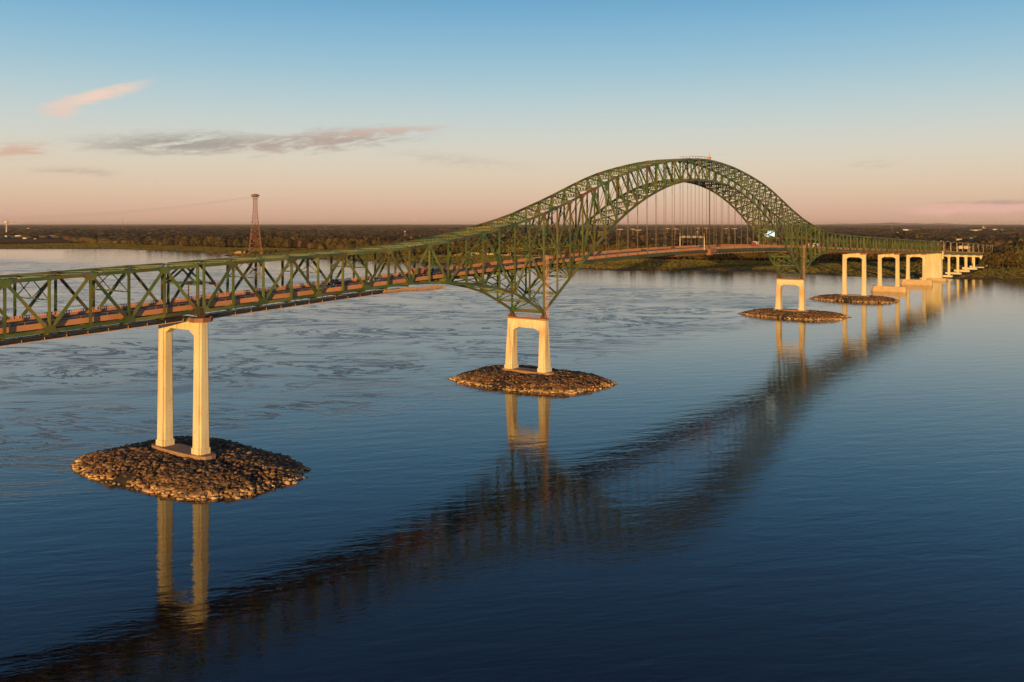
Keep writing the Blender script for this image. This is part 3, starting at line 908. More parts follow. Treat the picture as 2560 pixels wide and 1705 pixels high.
# ------------------------------------------------------------------ approach viaduct on the far bank
def vz(X): return 34.2 - .033 * (X - 1005)
def viaduct():
    root = thing('viaduct_deck', 'low green girder viaduct carrying the road inland on the far bank', 'viaduct', (1300, W / 2, 15))
    xs = [1012.2 + 30.0 * i for i in range(23)]
    def rib(mb, ya, yb, za, zb): mb.loft([[(x, ya, vz(x) + za), (x, yb, vz(x) + za), (x, yb, vz(x) + zb), (x, ya, vz(x) + zb)] for x in xs])
    m = MB(); rib(m, .6, W - .6, -.35, 0); wpart(m, 'deck_slab', fasc, root)
    m = MB(); rib(m, 1.2, W - 1.2, .004, .03); wpart(m, 'roadway', road, root)
    for y in (.6, W - .95):
        m = MB(); rib(m, y, y + .35, -.6, 1.0); wpart(m, 'parapet', fasc, root)
    for y in (2.2, 6.3, 10.3, 14.3):
        m = MB(); rib(m, y - .06, y + .06, -3.2, -.36); rib(m, y - .35, y + .35, -3.26, -3.2); wpart(m, 'girder', steel, root)
    for i in range(len(xs) - 1):
        for j in range(4):
            x = xs[i] + 7.5 * j + .5
            s_ = MB(); s_.box((x, 2.08, vz(x) - 1.8), (.16, .2, 2.6)); wpart(s_, 'stiffener', steel, root)
viaduct()
def viaduct_pier(i, label):
    X0 = 1071.5 + 60.3 * i
    zt = vz(X0) - 3.28
    y0, y1 = 3.0, 13.5
    zg = 2.0 + .8 * min(i, 3)
    root = thing('viaduct_pier', label, 'bridge pier', (X0, W / 2, zg - 1), group='viaduct piers on the far bank')
    for y in (y0, y1):
        m = MB(); m.loft([ring(plan(X0, y, 1.25, 1.35, .3), zg + 1.2), ring(plan(X0, y, 1.15, 1.25, .3), zt - .9)]); wpart(m, 'column', conc, root)
    ia, ib = y0 + 1.0, y1 - 1.0
    L = ib - ia; zb = zt - 2.4
    wpart(MB().prism([(y0 - 2.4, zt - 1.0), (ia, zb - 1.3), (ia + L * .25, zb), (ib - L * .25, zb), (ib, zb - 1.3), (y1 + 2.4, zt - 1.0), (y1 + 2.4, zt), (y0 - 2.4, zt)], 0, X0 - 1.05, X0 + 1.05), 'portal_beam', conc, root)
    f = MB(); f.box((X0, W / 2, zg - .2), (5.5, y1 - y0 + 8, 2.8)); wpart(f, 'footing', conc, root)
for i, lb in enumerate(['viaduct pier nearest the water, next to the solid wall pier', 'second viaduct pier inland from the wall pier', 'third viaduct pier inland from the wall pier', 'fourth viaduct pier inland from the wall pier',
                        'fifth viaduct pier inland, low behind the riverside bushes', 'sixth viaduct pier inland, partly hidden by bushes', 'seventh viaduct pier inland, almost hidden by trees']):
    viaduct_pier(i, lb)

# ------------------------------------------------------------------ merged meshes of many small pieces
def ico(sub):
    import bmesh
    bm = bmesh.new(); bmesh.ops.create_icosphere(bm, subdivisions=sub, radius=1.0)
    bm.verts.ensure_lookup_table()
    V = np.array([v.co[:] for v in bm.verts]); F = np.array([[v.index for v in f.verts] for f in bm.faces])
    bm.free()
    return V, F
def scatter_mesh(name, temps, P, Sc, R, mat, tilt=None):
    """one mesh of len(P) transformed template copies: P positions, Sc scales (n,3), R z-rotations"""
    n = len(P); which = rng.integers(0, len(temps), n)
    VV, FF, off = [], [], 0
    for t, (V, F) in enumerate(temps):
        ix = np.where(which == t)[0]
        if len(ix) == 0: continue
        v = V[None] * Sc[ix][:, None, :]
        if tilt is not None:
            a = tilt[ix][:, None]; c, s = np.cos(a), np.sin(a)
            y, z = v[..., 1].copy(), v[..., 2].copy()
            v[..., 1] = y * c - z * s; v[..., 2] = y * s + z * c
        c, s = np.cos(R[ix])[:, None], np.sin(R[ix])[:, None]
        x, y = v[..., 0].copy(), v[..., 1].copy()
        v[..., 0] = x * c - y * s; v[..., 1] = x * s + y * c
        v += P[ix][:, None, :]
        FF.append((F[None] + (np.arange(len(ix)) * len(V))[:, None, None] + off).reshape(-1, 3))
        VV.append(v.reshape(-1, 3)); off += len(ix) * len(V)
    VV = np.concatenate(VV); FF = np.concatenate(FF)
    me = bpy.data.meshes.new(name)
    me.vertices.add(len(VV)); me.vertices.foreach_set('co', VV.astype(np.float32).ravel())
    me.loops.add(len(FF) * 3); me.loops.foreach_set('vertex_index', FF.astype(np.int32).ravel())
    me.polygons.add(len(FF)); me.polygons.foreach_set('loop_start', (np.arange(len(FF)) * 3).astype(np.int32))
    me.polygons.foreach_set('loop_total', np.full(len(FF), 3, np.int32))
    me.materials.append(mat)
    me.update(calc_edges=True)
    return me

# ------------------------------------------------------------------ rock islands round the piers
ROCKS = []
V0, F0 = ico(1)
for i in range(7):
    v = V0 * (1 + rng.uniform(-.28, .28, (len(V0), 1))) + rng.uniform(-.12, .12, V0.shape)
    v[:, 2] = np.clip(v[:, 2], -.62, .66)
    ROCKS.append((v, F0))
def island(X0, ry_c, rx, ry, label, n, singles=0, size=1.0):
    cy = ry_c
    def prof(rho):
        return np.interp(rho, [0, .45, .66, .82, .92, 1.0, 1.06], [3.3, 3.3, 3.0, 2.2, 1.2, .0, -.9])
    root = thing('rock_island', label, 'rock island', (X0, cy, 0), group='riprap islands round the piers')
    # core
    m = MB(); nt_ = 72; rr = [0.02, .25, .45, .56, .66, .74, .82, .87, .92, .96, 1.0, 1.06]
    E_ = 2 / 3.2; ph = X0 * .37
    def pt(t, r):
        c, s = math.cos(t), math.sin(t)
        wob = 1 + .030 * math.sin(3 * t + ph) + .022 * math.sin(7 * t + 2 * ph) + .016 * math.sin(13 * t + 3 * ph) + .012 * math.sin(29 * t + ph)
        r = r * wob
        return X0 + rx * r * math.copysign(abs(c) ** E_, c), cy + ry * r * math.copysign(abs(s) ** E_, s)
    rings = []
    for r in rr[::-1]:
        rings.append([(*pt(2 * math.pi * i / nt_, r), float(prof(r)) - .35) for i in range(nt_)])
    m.loft(rings); wpart(m, 'rubble_core', core_m, root)
    # stones
    P_ = []
    k = 0
    while len(P_) < n:
        t = rng.uniform(0, 2 * math.pi); r = math.sqrt(rng.uniform(.03, 1.07))
        x, y = pt(t, r)
        if abs(x - X0) < 3.3 and -4.4 < y < W + 4.4: continue
        P_.append((x, y, float(prof(r)) + rng.uniform(-.3, .12), r))
    P_ = np.array(P_)
    # front = towards the camera
    fr = (P_[:, 0] - X0) * math.cos(HEAD) + (P_[:, 1] - cy) * math.sin(HEAD)
    sz = size * rng.uniform(.30, .62, len(P_)) * np.where(rng.random(len(P_)) < .10, 1.6, 1.0) * np.where(rng.random(len(P_)) < .25, .7, 1.0) * (1 + .25 * np.clip(P_[:, 3] - .6, 0, 1))
    order = np.argsort(fr - sz * 6)
    one = order[:singles]; rest = order[singles:]
    me_l = []
    for v, f in ROCKS:
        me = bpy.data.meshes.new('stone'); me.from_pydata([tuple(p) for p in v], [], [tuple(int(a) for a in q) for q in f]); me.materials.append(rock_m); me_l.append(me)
    for i in one:
        o = link('rock', me_l[int(rng.integers(0, 7))], root)
        o.location = Vector(P_[i, :3]) - root.location
        o.rotation_euler = (rng.uniform(-.5, .5), rng.uniform(-.5, .5), rng.uniform(0, 6.28))
        o.scale = (sz[i] * rng.uniform(.9, 1.4), sz[i] * rng.uniform(.8, 1.1), sz[i] * rng.uniform(.7, 1.0))
    Sc = np.stack([sz * rng.uniform(.9, 1.4, n), sz * rng.uniform(.8, 1.1, n), sz * rng.uniform(.7, 1.0, n)], 1)[rest]
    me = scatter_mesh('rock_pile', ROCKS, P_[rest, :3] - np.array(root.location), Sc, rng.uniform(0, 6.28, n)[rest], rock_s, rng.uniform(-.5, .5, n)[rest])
    tag(link('rock_pile', me, root), kind='stuff')
island(0.0, 5.0, 21.4, 34.2, 'big dark riprap island under the tall pier nearest the camera', 7600, 290)
island(XC - 16 * PL, 6.8, 23.2, 34.0, 'riprap island under the stained pier at the left foot of the arch', 7000)
island(XC + 16 * PL, 6.0, 23, 37, 'riprap island under the pier at the right foot of the arch', 5200, 0, 1.1)
island(2 * XC, 8.0, 22, 35.8, 'farthest riprap island, low and reddish, under a bright two-legged pier', 4200, 0, 1.2)

# ------------------------------------------------------------------ trees
def crown_mesh(seed, mat, n=520, h=1.0, narrow=1.0):
    """foliage of a tree one unit tall: leaf clumps spread through several lobes"""
    r_ = np.random.default_rng(seed)
    lobes = []
    for i in range(9):
        a = r_.uniform(0, 6.28); d = r_.uniform(.05, .25) * narrow
        lobes.append((math.cos(a) * d, math.sin(a) * d, r_.uniform(.34, .80), r_.uniform(.14, .24)))
    lobes.append((0, 0, .62, .27)); lobes.append((0, 0, .80, .19)); lobes.append((.05, 0, .42, .24))
    m = MB()
    for i in range(n):
        lx, ly, lz, lr = lobes[int(r_.integers(0, len(lobes)))]
        d = Vector(r_.normal(size=3)).normalized()
        rad = lr * r_.uniform(.72, 1.06)
        c = Vector((lx, ly, lz)) + Vector((d.x * rad * narrow, d.y * rad * narrow, d.z * rad))
        nrm = (d + Vector(r_.normal(size=3)) * .45).normalized()
        x = nrm.orthogonal().normalized(); x.rotate(Matrix.Rotation(r_.uniform(0, 6.28), 3, nrm)); y = nrm.cross(x)
        s = r_.uniform(.035, .075)
        m.add([c - x * s - y * s * .6, c + x * s - y * s * .7, c + x * s * .8 + y * s, c - x * s * .7 + y * s * .8], [(0, 1, 2, 3)])
    return m.mesh('leaf clumps', mat)
def trunk_mesh():
    m = MB(); m.cyl((0, 0, -.02), (.01, 0, .45), .028, .016, 7)
    for a in (0.4, 2.3, 4.4):
        m.cyl((0, 0, .26), (math.cos(a) * .2, math.sin(a) * .2, .56), .013, .006, 5)
    m.cyl((.01, 0, .44), (-.02, .02, .72), .016, .006, 6)
    return m.mesh('tapered trunk', bark)
TRK = trunk_mesh()
CRN = [(crown_mesh(100 + i, leafA if i % 2 else leafB, 520, 1, (1.0, 1.25, .9, 1.1, 1.3, 1.15)[i]), i % 2) for i in range(6)]
def tree(x, y, z, h, label, group, which=None):
    i = int(rng.integers(0, 6)) if which is None else which
    t = thing('broadleaf_tree', label, 'tree', (x, y, z), float(rng.uniform(0, 6.28)), group)
    t.scale = (h * rng.uniform(.85, 1.2), h * rng.uniform(.85, 1.2), h)
    link('trunk', TRK, t); link('crown', CRN[i][0], t)
    return t
G_ = math.radians
def wood(y): return float(interp(TL, y))
def front_label(x, y, h):
    s, c = math.sin(HEAD), math.cos(HEAD)
    u = 1280 + FPX * ((x - CAM.x) * s - (y - CAM.y) * c) / ((x - CAM.x) * c + (y - CAM.y) * s)
    where = 'beside the field at far left' if u < 330 else 'left of the red pylon' if u < 620 else 'just right of the red pylon' if u < 800 else 'above the left approach truss' if u < 1120 else \
        'behind the left foot of the arch' if u < 1460 else 'under the left half of the arch' if u < 1700 else 'under the right half of the arch' if u < 1930 else 'behind the right foot of the arch' if u < 2120 else 'behind the far bright piers'
    size = 'low round' if h < 22.5 else 'tall' if h > 27 else 'middling'
    return size + ' front-row tree of the far woods ' + where
yv = -55.0; cnt = 0
while yv < 3300 and cnt < 250:
    st_ = 8.0 if yv < 1600 else 15
    x = wood(yv) + rng.uniform(-8, 26) - 10
    h = rng.uniform(19, 31)
    d = x - float(interp(SH, yv))
    if yv < 2250 or yv > 2900 or True:
        if not (2420 < yv < 3300):
            tree(x, yv, float(land_z(d)), h, front_label(x, yv, h), 'front row of the riverside woods')
            cnt += 1
    yv += rng.uniform(.6, 1.4) * st_
for u, v, h in ((2452, 672, 11), (2466, 671, 15), (2480, 672, 14), (2493, 671, 17), (2507, 670, 24), (2520, 671, 25), (2532, 670, 28), (2545, 671, 27), (2556, 671, 29), (2514, 664, 30), (2540, 663, 32), (2572, 670, 30), (2590, 671, 28), (2500, 664, 22), (2560, 662, 30)):
    x, y = gp(u, v, 2.6)
    tree(x, y, 2.6, h * 1.05, 'tall bushy tree beside the viaduct at the right edge', 'bushy trees by the viaduct')
for u, v, h in ((618, 634, 9), (606, 635, 8), (664, 634, 9), (676, 634, 8), (690, 633, 10)):
    x, y = gp(u, v, 1.6)
    tree(x, y, 1.4, h, 'small shrub beside the foot of the red pylon', 'shrubs by the pylon', 3)

# ------------------------------------------------------------------ houses and farms on the far shore
VIEW = []
REJ = [(-50, 170, 596, 607), (2305, 2425, 567.4, 575), (2150, 2265, 572.5, 577.5), (2425, 2500, 565.8, 570.5), (1440, 1900, 574.0, 575.0), (900, 1130, 568.0, 568.7)]
def px_of(x, y, z):
    ddx, ddy = x - CAM.x, y - CAM.y; s, c = math.sin(HEAD), math.cos(HEAD)
    r = ddx * s - ddy * c; d = ddx * c + ddy * s
    return 1280 + FPX * r / d, HY - FPX * (z - CAM.z) / d, d
def house(u, v, wpx, hpx, label, wall=0, roof=0, style='gable', deep=.7, name='house', cat='house', clear=True):
    zg = 3.4
    x, y = gp(u, v, zg)
    d = px_of(x, y, zg)[2]
    wm, hm = wpx * d / FPX, hpx * d / FPX
    rz = HEAD - math.pi / 2 + rng.uniform(-.25, .25)
    t = thing(name, label, cat, (x, y, zg), rz)
    dp = max(5.0, min(wm * deep, 22))
    hw = hm * (.62 if style == 'gable' else (.25 if style == 'aframe' else .86))
    b = MB(); b.box((0, 0, hw / 2 - .4), (wm, dp, hw + .8)); b.build('wall', wall_m[wall], t)
    r = MB()
    if style in ('gable', 'aframe'):
        o = .5
        if style == 'gable':          # ridge across the view
            pr = [(-dp / 2 - o, hw - .2), (0, hm), (dp / 2 + o, hw - .2), (dp / 2 + o, hw - .5), (0, hm - .35), (-dp / 2 - o, hw - .5)]
            r.prism(pr, 0, -wm / 2 - o, wm / 2 + o)
            g_ = MB(); g_.prism([(-dp / 2, hw - .05), (dp / 2, hw - .05), (0, hm - .4)], 0, -wm / 2 + .02, wm / 2 - .02); g_.build('gable_wall', wall_m[wall], t)
        else:
            pr = [(-wm / 2 - o, hw - .2), (0, hm), (wm / 2 + o, hw - .2), (wm / 2 + o - .6, hw - .5), (0, hm - .6), (-wm / 2 - o + .6, hw - .5)]
            r.prism(pr, 1, -dp / 2 - o, dp / 2 + o)
            g_ = MB(); g_.prism([(-wm / 2, hw - .05), (wm / 2, hw - .05), (0, hm - .6)], 1, -dp / 2 + .02, dp / 2 - .02); g_.build('gable_wall', wall_m[wall], t)
    else:
        r.box((0, 0, hw + .3), (wm + .8, dp + .8, .6)); r.box((wm * .2, 0, hw + .9), (wm * .12, dp * .3, .7))
    r.build('roof', roof_m[roof], t)
    nw = max(2, min(7, int(wm / 5)))
    for i in range(nw):
        wx = -wm / 2 + (i + .5) * wm / nw
        if i == nw // 2:
            q = MB(); q.box((wx, -dp / 2 - .02, 1.1), (1.2, .1, 2.2)); q.build('door', roof_m[0], t)
        else:
            q = MB(); q.box((wx, -dp / 2 - .02, hw * .58), (min(1.8, wm / nw * .5), .1, min(1.6, hw * .4))); q.build('window', glass_d, t)
    if clear:
        # open ground in front of it
        near = px_of(x - 260 * math.cos(HEAD), y - 260 * math.sin(HEAD), zg)[1]
        REJ.append((u - wpx * .62, u + wpx * .62, v - 1.2, near))
        VIEW.append((u, wpx * .6, d, zg + hm * .25))
    return t
house(17, 594.5, 12, 7, 'small white gabled house at the far left of the opposite shore', 1, 2, 'aframe')
house(46, 594.5, 13, 7, 'white two-storey house second from the left on the opposite shore', 1, 0, 'flat')
house(62, 597.5, 8, 4.5, 'small white shed in front of the field at the far left', 1, 2)
house(88, 598.2, 5, 3, 'tiny white shed right of the small shore shed at far left', 1, 2)
house(130, 595, 16, 7, 'grey barn beside the first big trees on the left shore', 2, 2)
house(71, 573.6, 14, 4.2, 'wide white farmhouse high in the woods at far left', 1, 2, 'aframe')
house(276, 595.5, 8, 6, 'narrow tan house peeping from the trees on the left shore', 2, 1, 'aframe')
house(1189, 635.5, 21, 15, 'steep gabled cream house seen through the truss left of the arch foot', 0, 0, 'aframe', .6)
house(1151, 637, 8, 6, 'small white cottage left of the steep gabled cream house', 1, 2)
house(1226, 636, 16, 6, 'long low cream house right of the steep gabled house', 0, 0)
house(1276, 637, 13, 8, 'tan house with a brown roof near the waterfront wall', 2, 1)
house(1303, 623.5, 16, 6, 'pale house up in the trees behind the left arch foot', 1, 0)
house(1347, 623.5, 16, 6, 'second pale house in the trees behind the left arch foot', 0, 1)
house(1352, 609, 9, 10, 'tall narrow red roofed house behind the left arch foot', 2, 1, 'aframe')
house(1369, 637, 9, 9, 'white cottage on the waterfront right behind the stair tower', 1, 0, 'aframe')
house(1386, 637, 8, 8, 'cream cottage at the right end of the waterfront wall', 0, 0)
house(2262, 577.4, 16, 5, 'cluster barn, largest pale one on the farm field', 1, 2, 'flat')
house(2281, 577, 13, 4, 'second pale barn of the farm above the far truss', 1, 1)
house(2301, 577.4, 5, 2.6, 'tiny white shed right of the farm barns', 1, 2)
house(2440, 578.3, 30, 4.5, 'long low white farm hall below the two silos', 1, 2, 'flat', .2)
house(2487, 575.8, 26, 3.6, 'low pale farm hall right of the two silos', 1, 2, 'flat', .2)
house(2511, 577, 16, 3.8, 'white farm shed farthest right on the plain', 1, 2)
house(2272, 600.5, 11, 5, 'pale gabled roof just above the far truss', 1, 1, 'aframe')
house(2331, 602.5, 34, 6, 'long red roofed building above the end of the far truss', 2, 1, 'gable', .5, 'warehouse', 'building')
house(2392, 604, 20, 8, 'cream warehouse behind the viaduct lamp posts, left one', 0, 1, 'flat', .6, 'warehouse', 'building')
house(2410, 600, 7, 4, 'small cream annex between the two warehouses', 0, 2, 'flat', .6, 'warehouse', 'building')
house(2429, 599.6, 30, 6, 'wide cream warehouse with a red roof edge behind the viaduct', 0, 1, 'flat', .5, 'warehouse', 'building')
house(2429, 605.2, 21, 4.5, 'low white hall in front of the wide cream warehouse', 1, 2, 'flat', .5, 'warehouse', 'building')
house(2493, 601.5, 18, 6, 'white arched building at the far right behind the trees', 1, 1, 'aframe', .6, 'warehouse', 'building')

def silo(u, v, wpx, hpx, label):
    x, y = gp(u, v, 3.4); d = px_of(x, y, 3.4)[2]; r = wpx * d / FPX / 2; h = hpx * d / FPX
    t = thing('grain_silo', label, 'silo', (x, y, 3.4))
    m = MB(); m.cyl((0, 0, -1), (0, 0, h * .88), r, r, 18); m.build('shell', wall_m[0], t)
    m = MB(); m.cyl((0, 0, h * .882), (0, 0, h), r * 1.04, r * .15, 18); m.build('cap', roof_m[2], t)
silo(2458, 575.5, 2.6, 11, 'taller of the two grain silos on the plain')
silo(2462.2, 575.5, 2.4, 8, 'shorter grain silo right of the taller one')
def water_tower(u, v, d, wpx, label):
    a = HEAD - math.atan((u - 1280) / FPX); k = d / math.cos(HEAD - a)
    x, y = CAM.x + k * math.cos(a), CAM.y + k * math.sin(a); zt = CAM.z + (HY - v) / FPX * d; r = wpx / 2 * d / FPX
    t = thing('water_tower', label, 'water tower', (x, y, 4))
    m = MB(); zc = zt - 4 - r * .7
    rings = [[(r * math.cos(p) * math.cos(q), r * math.cos(p) * math.sin(q), zc + r * .78 * math.sin(p)) for q in [2 * math.pi * i / 20 for i in range(20)]] for p in [math.radians(x_) for x_ in (-80, -55, -30, -8, 8, 30, 55, 80)]]
    m.loft(rings); m.build('tank', wall_m[1], t)
    m = MB(); m.cyl((0, 0, -1), (0, 0, zc - r * .7), r * .28, r * .2, 12); m.build('stem', wall_m[1], t)
water_tower(16, 552, 5200, 10, 'white water tower on the horizon at the left edge')
water_tower(2356, 593, 3000, 4.4, 'small white ball tank on a stem above the viaduct start')

# fields
def field(name, corners, mi, label):
    V = [(*gp(u, v, 5.3), 5.35) for u, v in corners]
    me = bpy.data.meshes.new(name); me.from_pydata(V, [], [tuple(range(len(V)))]); me.materials.append(field_m[mi])
    o = link(name, me); tag(o, kind='structure')
field('field', [(2300, 574), (2425, 572.6), (2420, 567.8), (2330, 568.2)], 0, '')
field('field', [(2140, 577.6), (2262, 577), (2262, 573), (2170, 573.6)], 1, '')
field('field', [(2424, 570.6), (2502, 570), (2490, 566.2), (2430, 566.6)], 1, '')
field('field', [(-60, 607), (175, 606), (150, 598.5), (-60, 598)], 1, '')

def strip_wall():
    a = Vector((*gp(1136, 639.0, 2.2), 2.0)); b = Vector((*gp(1412, 640.5, 2.2), 2.0))
    m = MB(); n = 14
    t = thing('sea_wall', 'pale low waterfront wall in front of the cottages', 'wall', a)
    for i in range(n):
        p, q = a.lerp(b, i / n) - a, a.lerp(b, (i + 1) / n - .006) - a
        w = MB(); w.bar(p + Vector((0, 0, .9)), q + Vector((0, 0, .9)), 2.6 if i % 3 else 3.1, .8, (1, -.6, 0)); w.build('wall_panel', wall_m[0], t)
    REJ.append((1130, 1415, 634, 642))
strip_wall()
def dock():
    a = Vector((*gp(222, 612, .8), 1.2)); b = Vector((*gp(256, 612, .8), 1.2))
    t = thing('dock', 'pale wooden dock on the shore below the left trees', 'dock', a)
    m = MB(); m.bar((0, 0, .6), b - a + Vector((0, 0, .6)), .7, 6, (1, -.6, 0)); m.build('platform', wall_m[0], t)
    for k in (.05, .35, .65, .95):
        p = (b - a) * k; q = MB(); q.cyl(p + Vector((-2, 1, -2)), p + Vector((-2, 1, 2.2)), .3, .25, 8); q.build('pile', bark, t)
    q = MB(); q.box((b - a) * .7 + Vector((0, 0, 1.9)), (5, 3, 1.8)); q.build('shed', wall_m[1], t)
dock()

# ------------------------------------------------------------------ the woods as one mass
def forest():
    V2, F2 = ico(2); V1, F1 = ico(1)
    def lump(V, amp, flat=.35):
        v = V * (1 + rng.uniform(-amp, amp, (len(V), 1))); v[:, 2] = np.maximum(v[:, 2], -flat); return v
    keep = F2[[not (V2[f][:, 2] < -.5).all() for f in F2]]
    T2 = [(lump(V2, .26), keep) for _ in range(6)]
    T1 = [(lump(V1, .24), F1) for _ in range(6)]
    s, c = math.sin(HEAD), math.cos(HEAD)
    def pts(r0, r1, sp):
        out = []
        r = r0
        while r < r1:
            st = sp(r); n = int(r * G_(66) / st)
            a = G_(3) + (np.arange(n) + rng.uniform(-.5, .5, n)) * G_(66) / n
            rr = r + rng.uniform(-.6, .6, n) * st
            out.append(np.stack([CAM.x + rr * np.cos(a), CAM.y + rr * np.sin(a), rr, np.full(n, st)], 1)); r += st * .95
        return np.concatenate(out)
    def filt(Q):
        x, y = Q[:, 0], Q[:, 1]
        k = np.maximum(0, x - 1050) / 3000
        ok = x > interp(TL, y / (1 + np.clip(k, 0, .5))) + 6
        sh = interp(SH, y / (1 + np.clip(k, 0, .5)))
        z = land_z(x - sh)
        r = (x - CAM.x) * s - (y - CAM.y) * c; d = (x - CAM.x) * c + (y - CAM.y) * s
        u = 1280 + FPX * r / d; v = HY - FPX * (z - CAM.z) / d
        for u0, u1, v0, v1 in REJ: ok &= ~((u > u0) & (u < u1) & (v > v0) & (v < v1))
        vd = (x > 1000) & (x < 1740) & (y > -12) & (y < W + 12)
        ok &= ~vd
        return Q[ok], z[ok]
    Q, z = filt(pts(1300, 3000, lambda r: 14.0))
    low = np.sin(Q[:, 0] * .011 + 2 * np.sin(Q[:, 1] * .007)) * np.sin(Q[:, 1] * .013)
    def cap_h(Q, z, h):
        r = (Q[:, 0] - CAM.x) * s - (Q[:, 1] - CAM.y) * c; d = (Q[:, 0] - CAM.x) * c + (Q[:, 1] - CAM.y) * s
        u = 1280 + FPX * r / d
        for u0, hw, dd, zz in VIEW:
            los = CAM.z + (zz - CAM.z) * d / dd - z
            k = (np.abs(u - u0) < hw + 1) & (d < dd)
            h[k] = np.minimum(h[k], np.maximum(los[k], 3.5))
        return h
    gap = rng.random(len(Q)) > .06 + .10 * (low > .6)
    Q, z, low = Q[gap], z[gap], low[gap]
    h = (rng.uniform(13, 24, len(Q)) + 4.0 * low) * np.where(rng.random(len(Q)) < .06, 1.3, 1)
    h = cap_h(Q, z, h)
    w = rng.uniform(6.5, 12.0, len(Q))
    P_ = np.stack([Q[:, 0], Q[:, 1], z + h * .42], 1)
    me = scatter_mesh('near_woods', T2, P_, np.stack([w, w * rng.uniform(.8, 1.2, len(w)), h * .58], 1), rng.uniform(0, 6.28, len(w)), forest_m)
    tag(link('woodland', me), 'dense brown green woods filling the plain behind the riverside trees', 'woods', kind='stuff')
    Q, z = filt(pts(3000, 64000, lambda r: max(17, .0072 * r)))
    low = np.sin(Q[:, 0] * .0021 + 2 * np.sin(Q[:, 1] * .0013)) * np.sin(Q[:, 1] * .0027)
    k = rng.random(len(Q)) > .12
    Q, z, low = Q[k], z[k], low[k]
    h = rng.uniform(10, 20, len(Q)) + 5 * low
    h = cap_h(Q, z, h)
    w = Q[:, 3] * rng.uniform(.5, .95, len(Q))
    P_ = np.stack([Q[:, 0], Q[:, 1], z + h * .35], 1)
    me = scatter_mesh('far_woods', T1, P_, np.stack([w, w * rng.uniform(.7, 1.1, len(w)), h * .62], 1), rng.uniform(0, 6.28, len(w)), forest_m)
    tag(link('woodland', me), 'far woods fading to purple brown below the horizon', 'woods', kind='stuff')
forest()

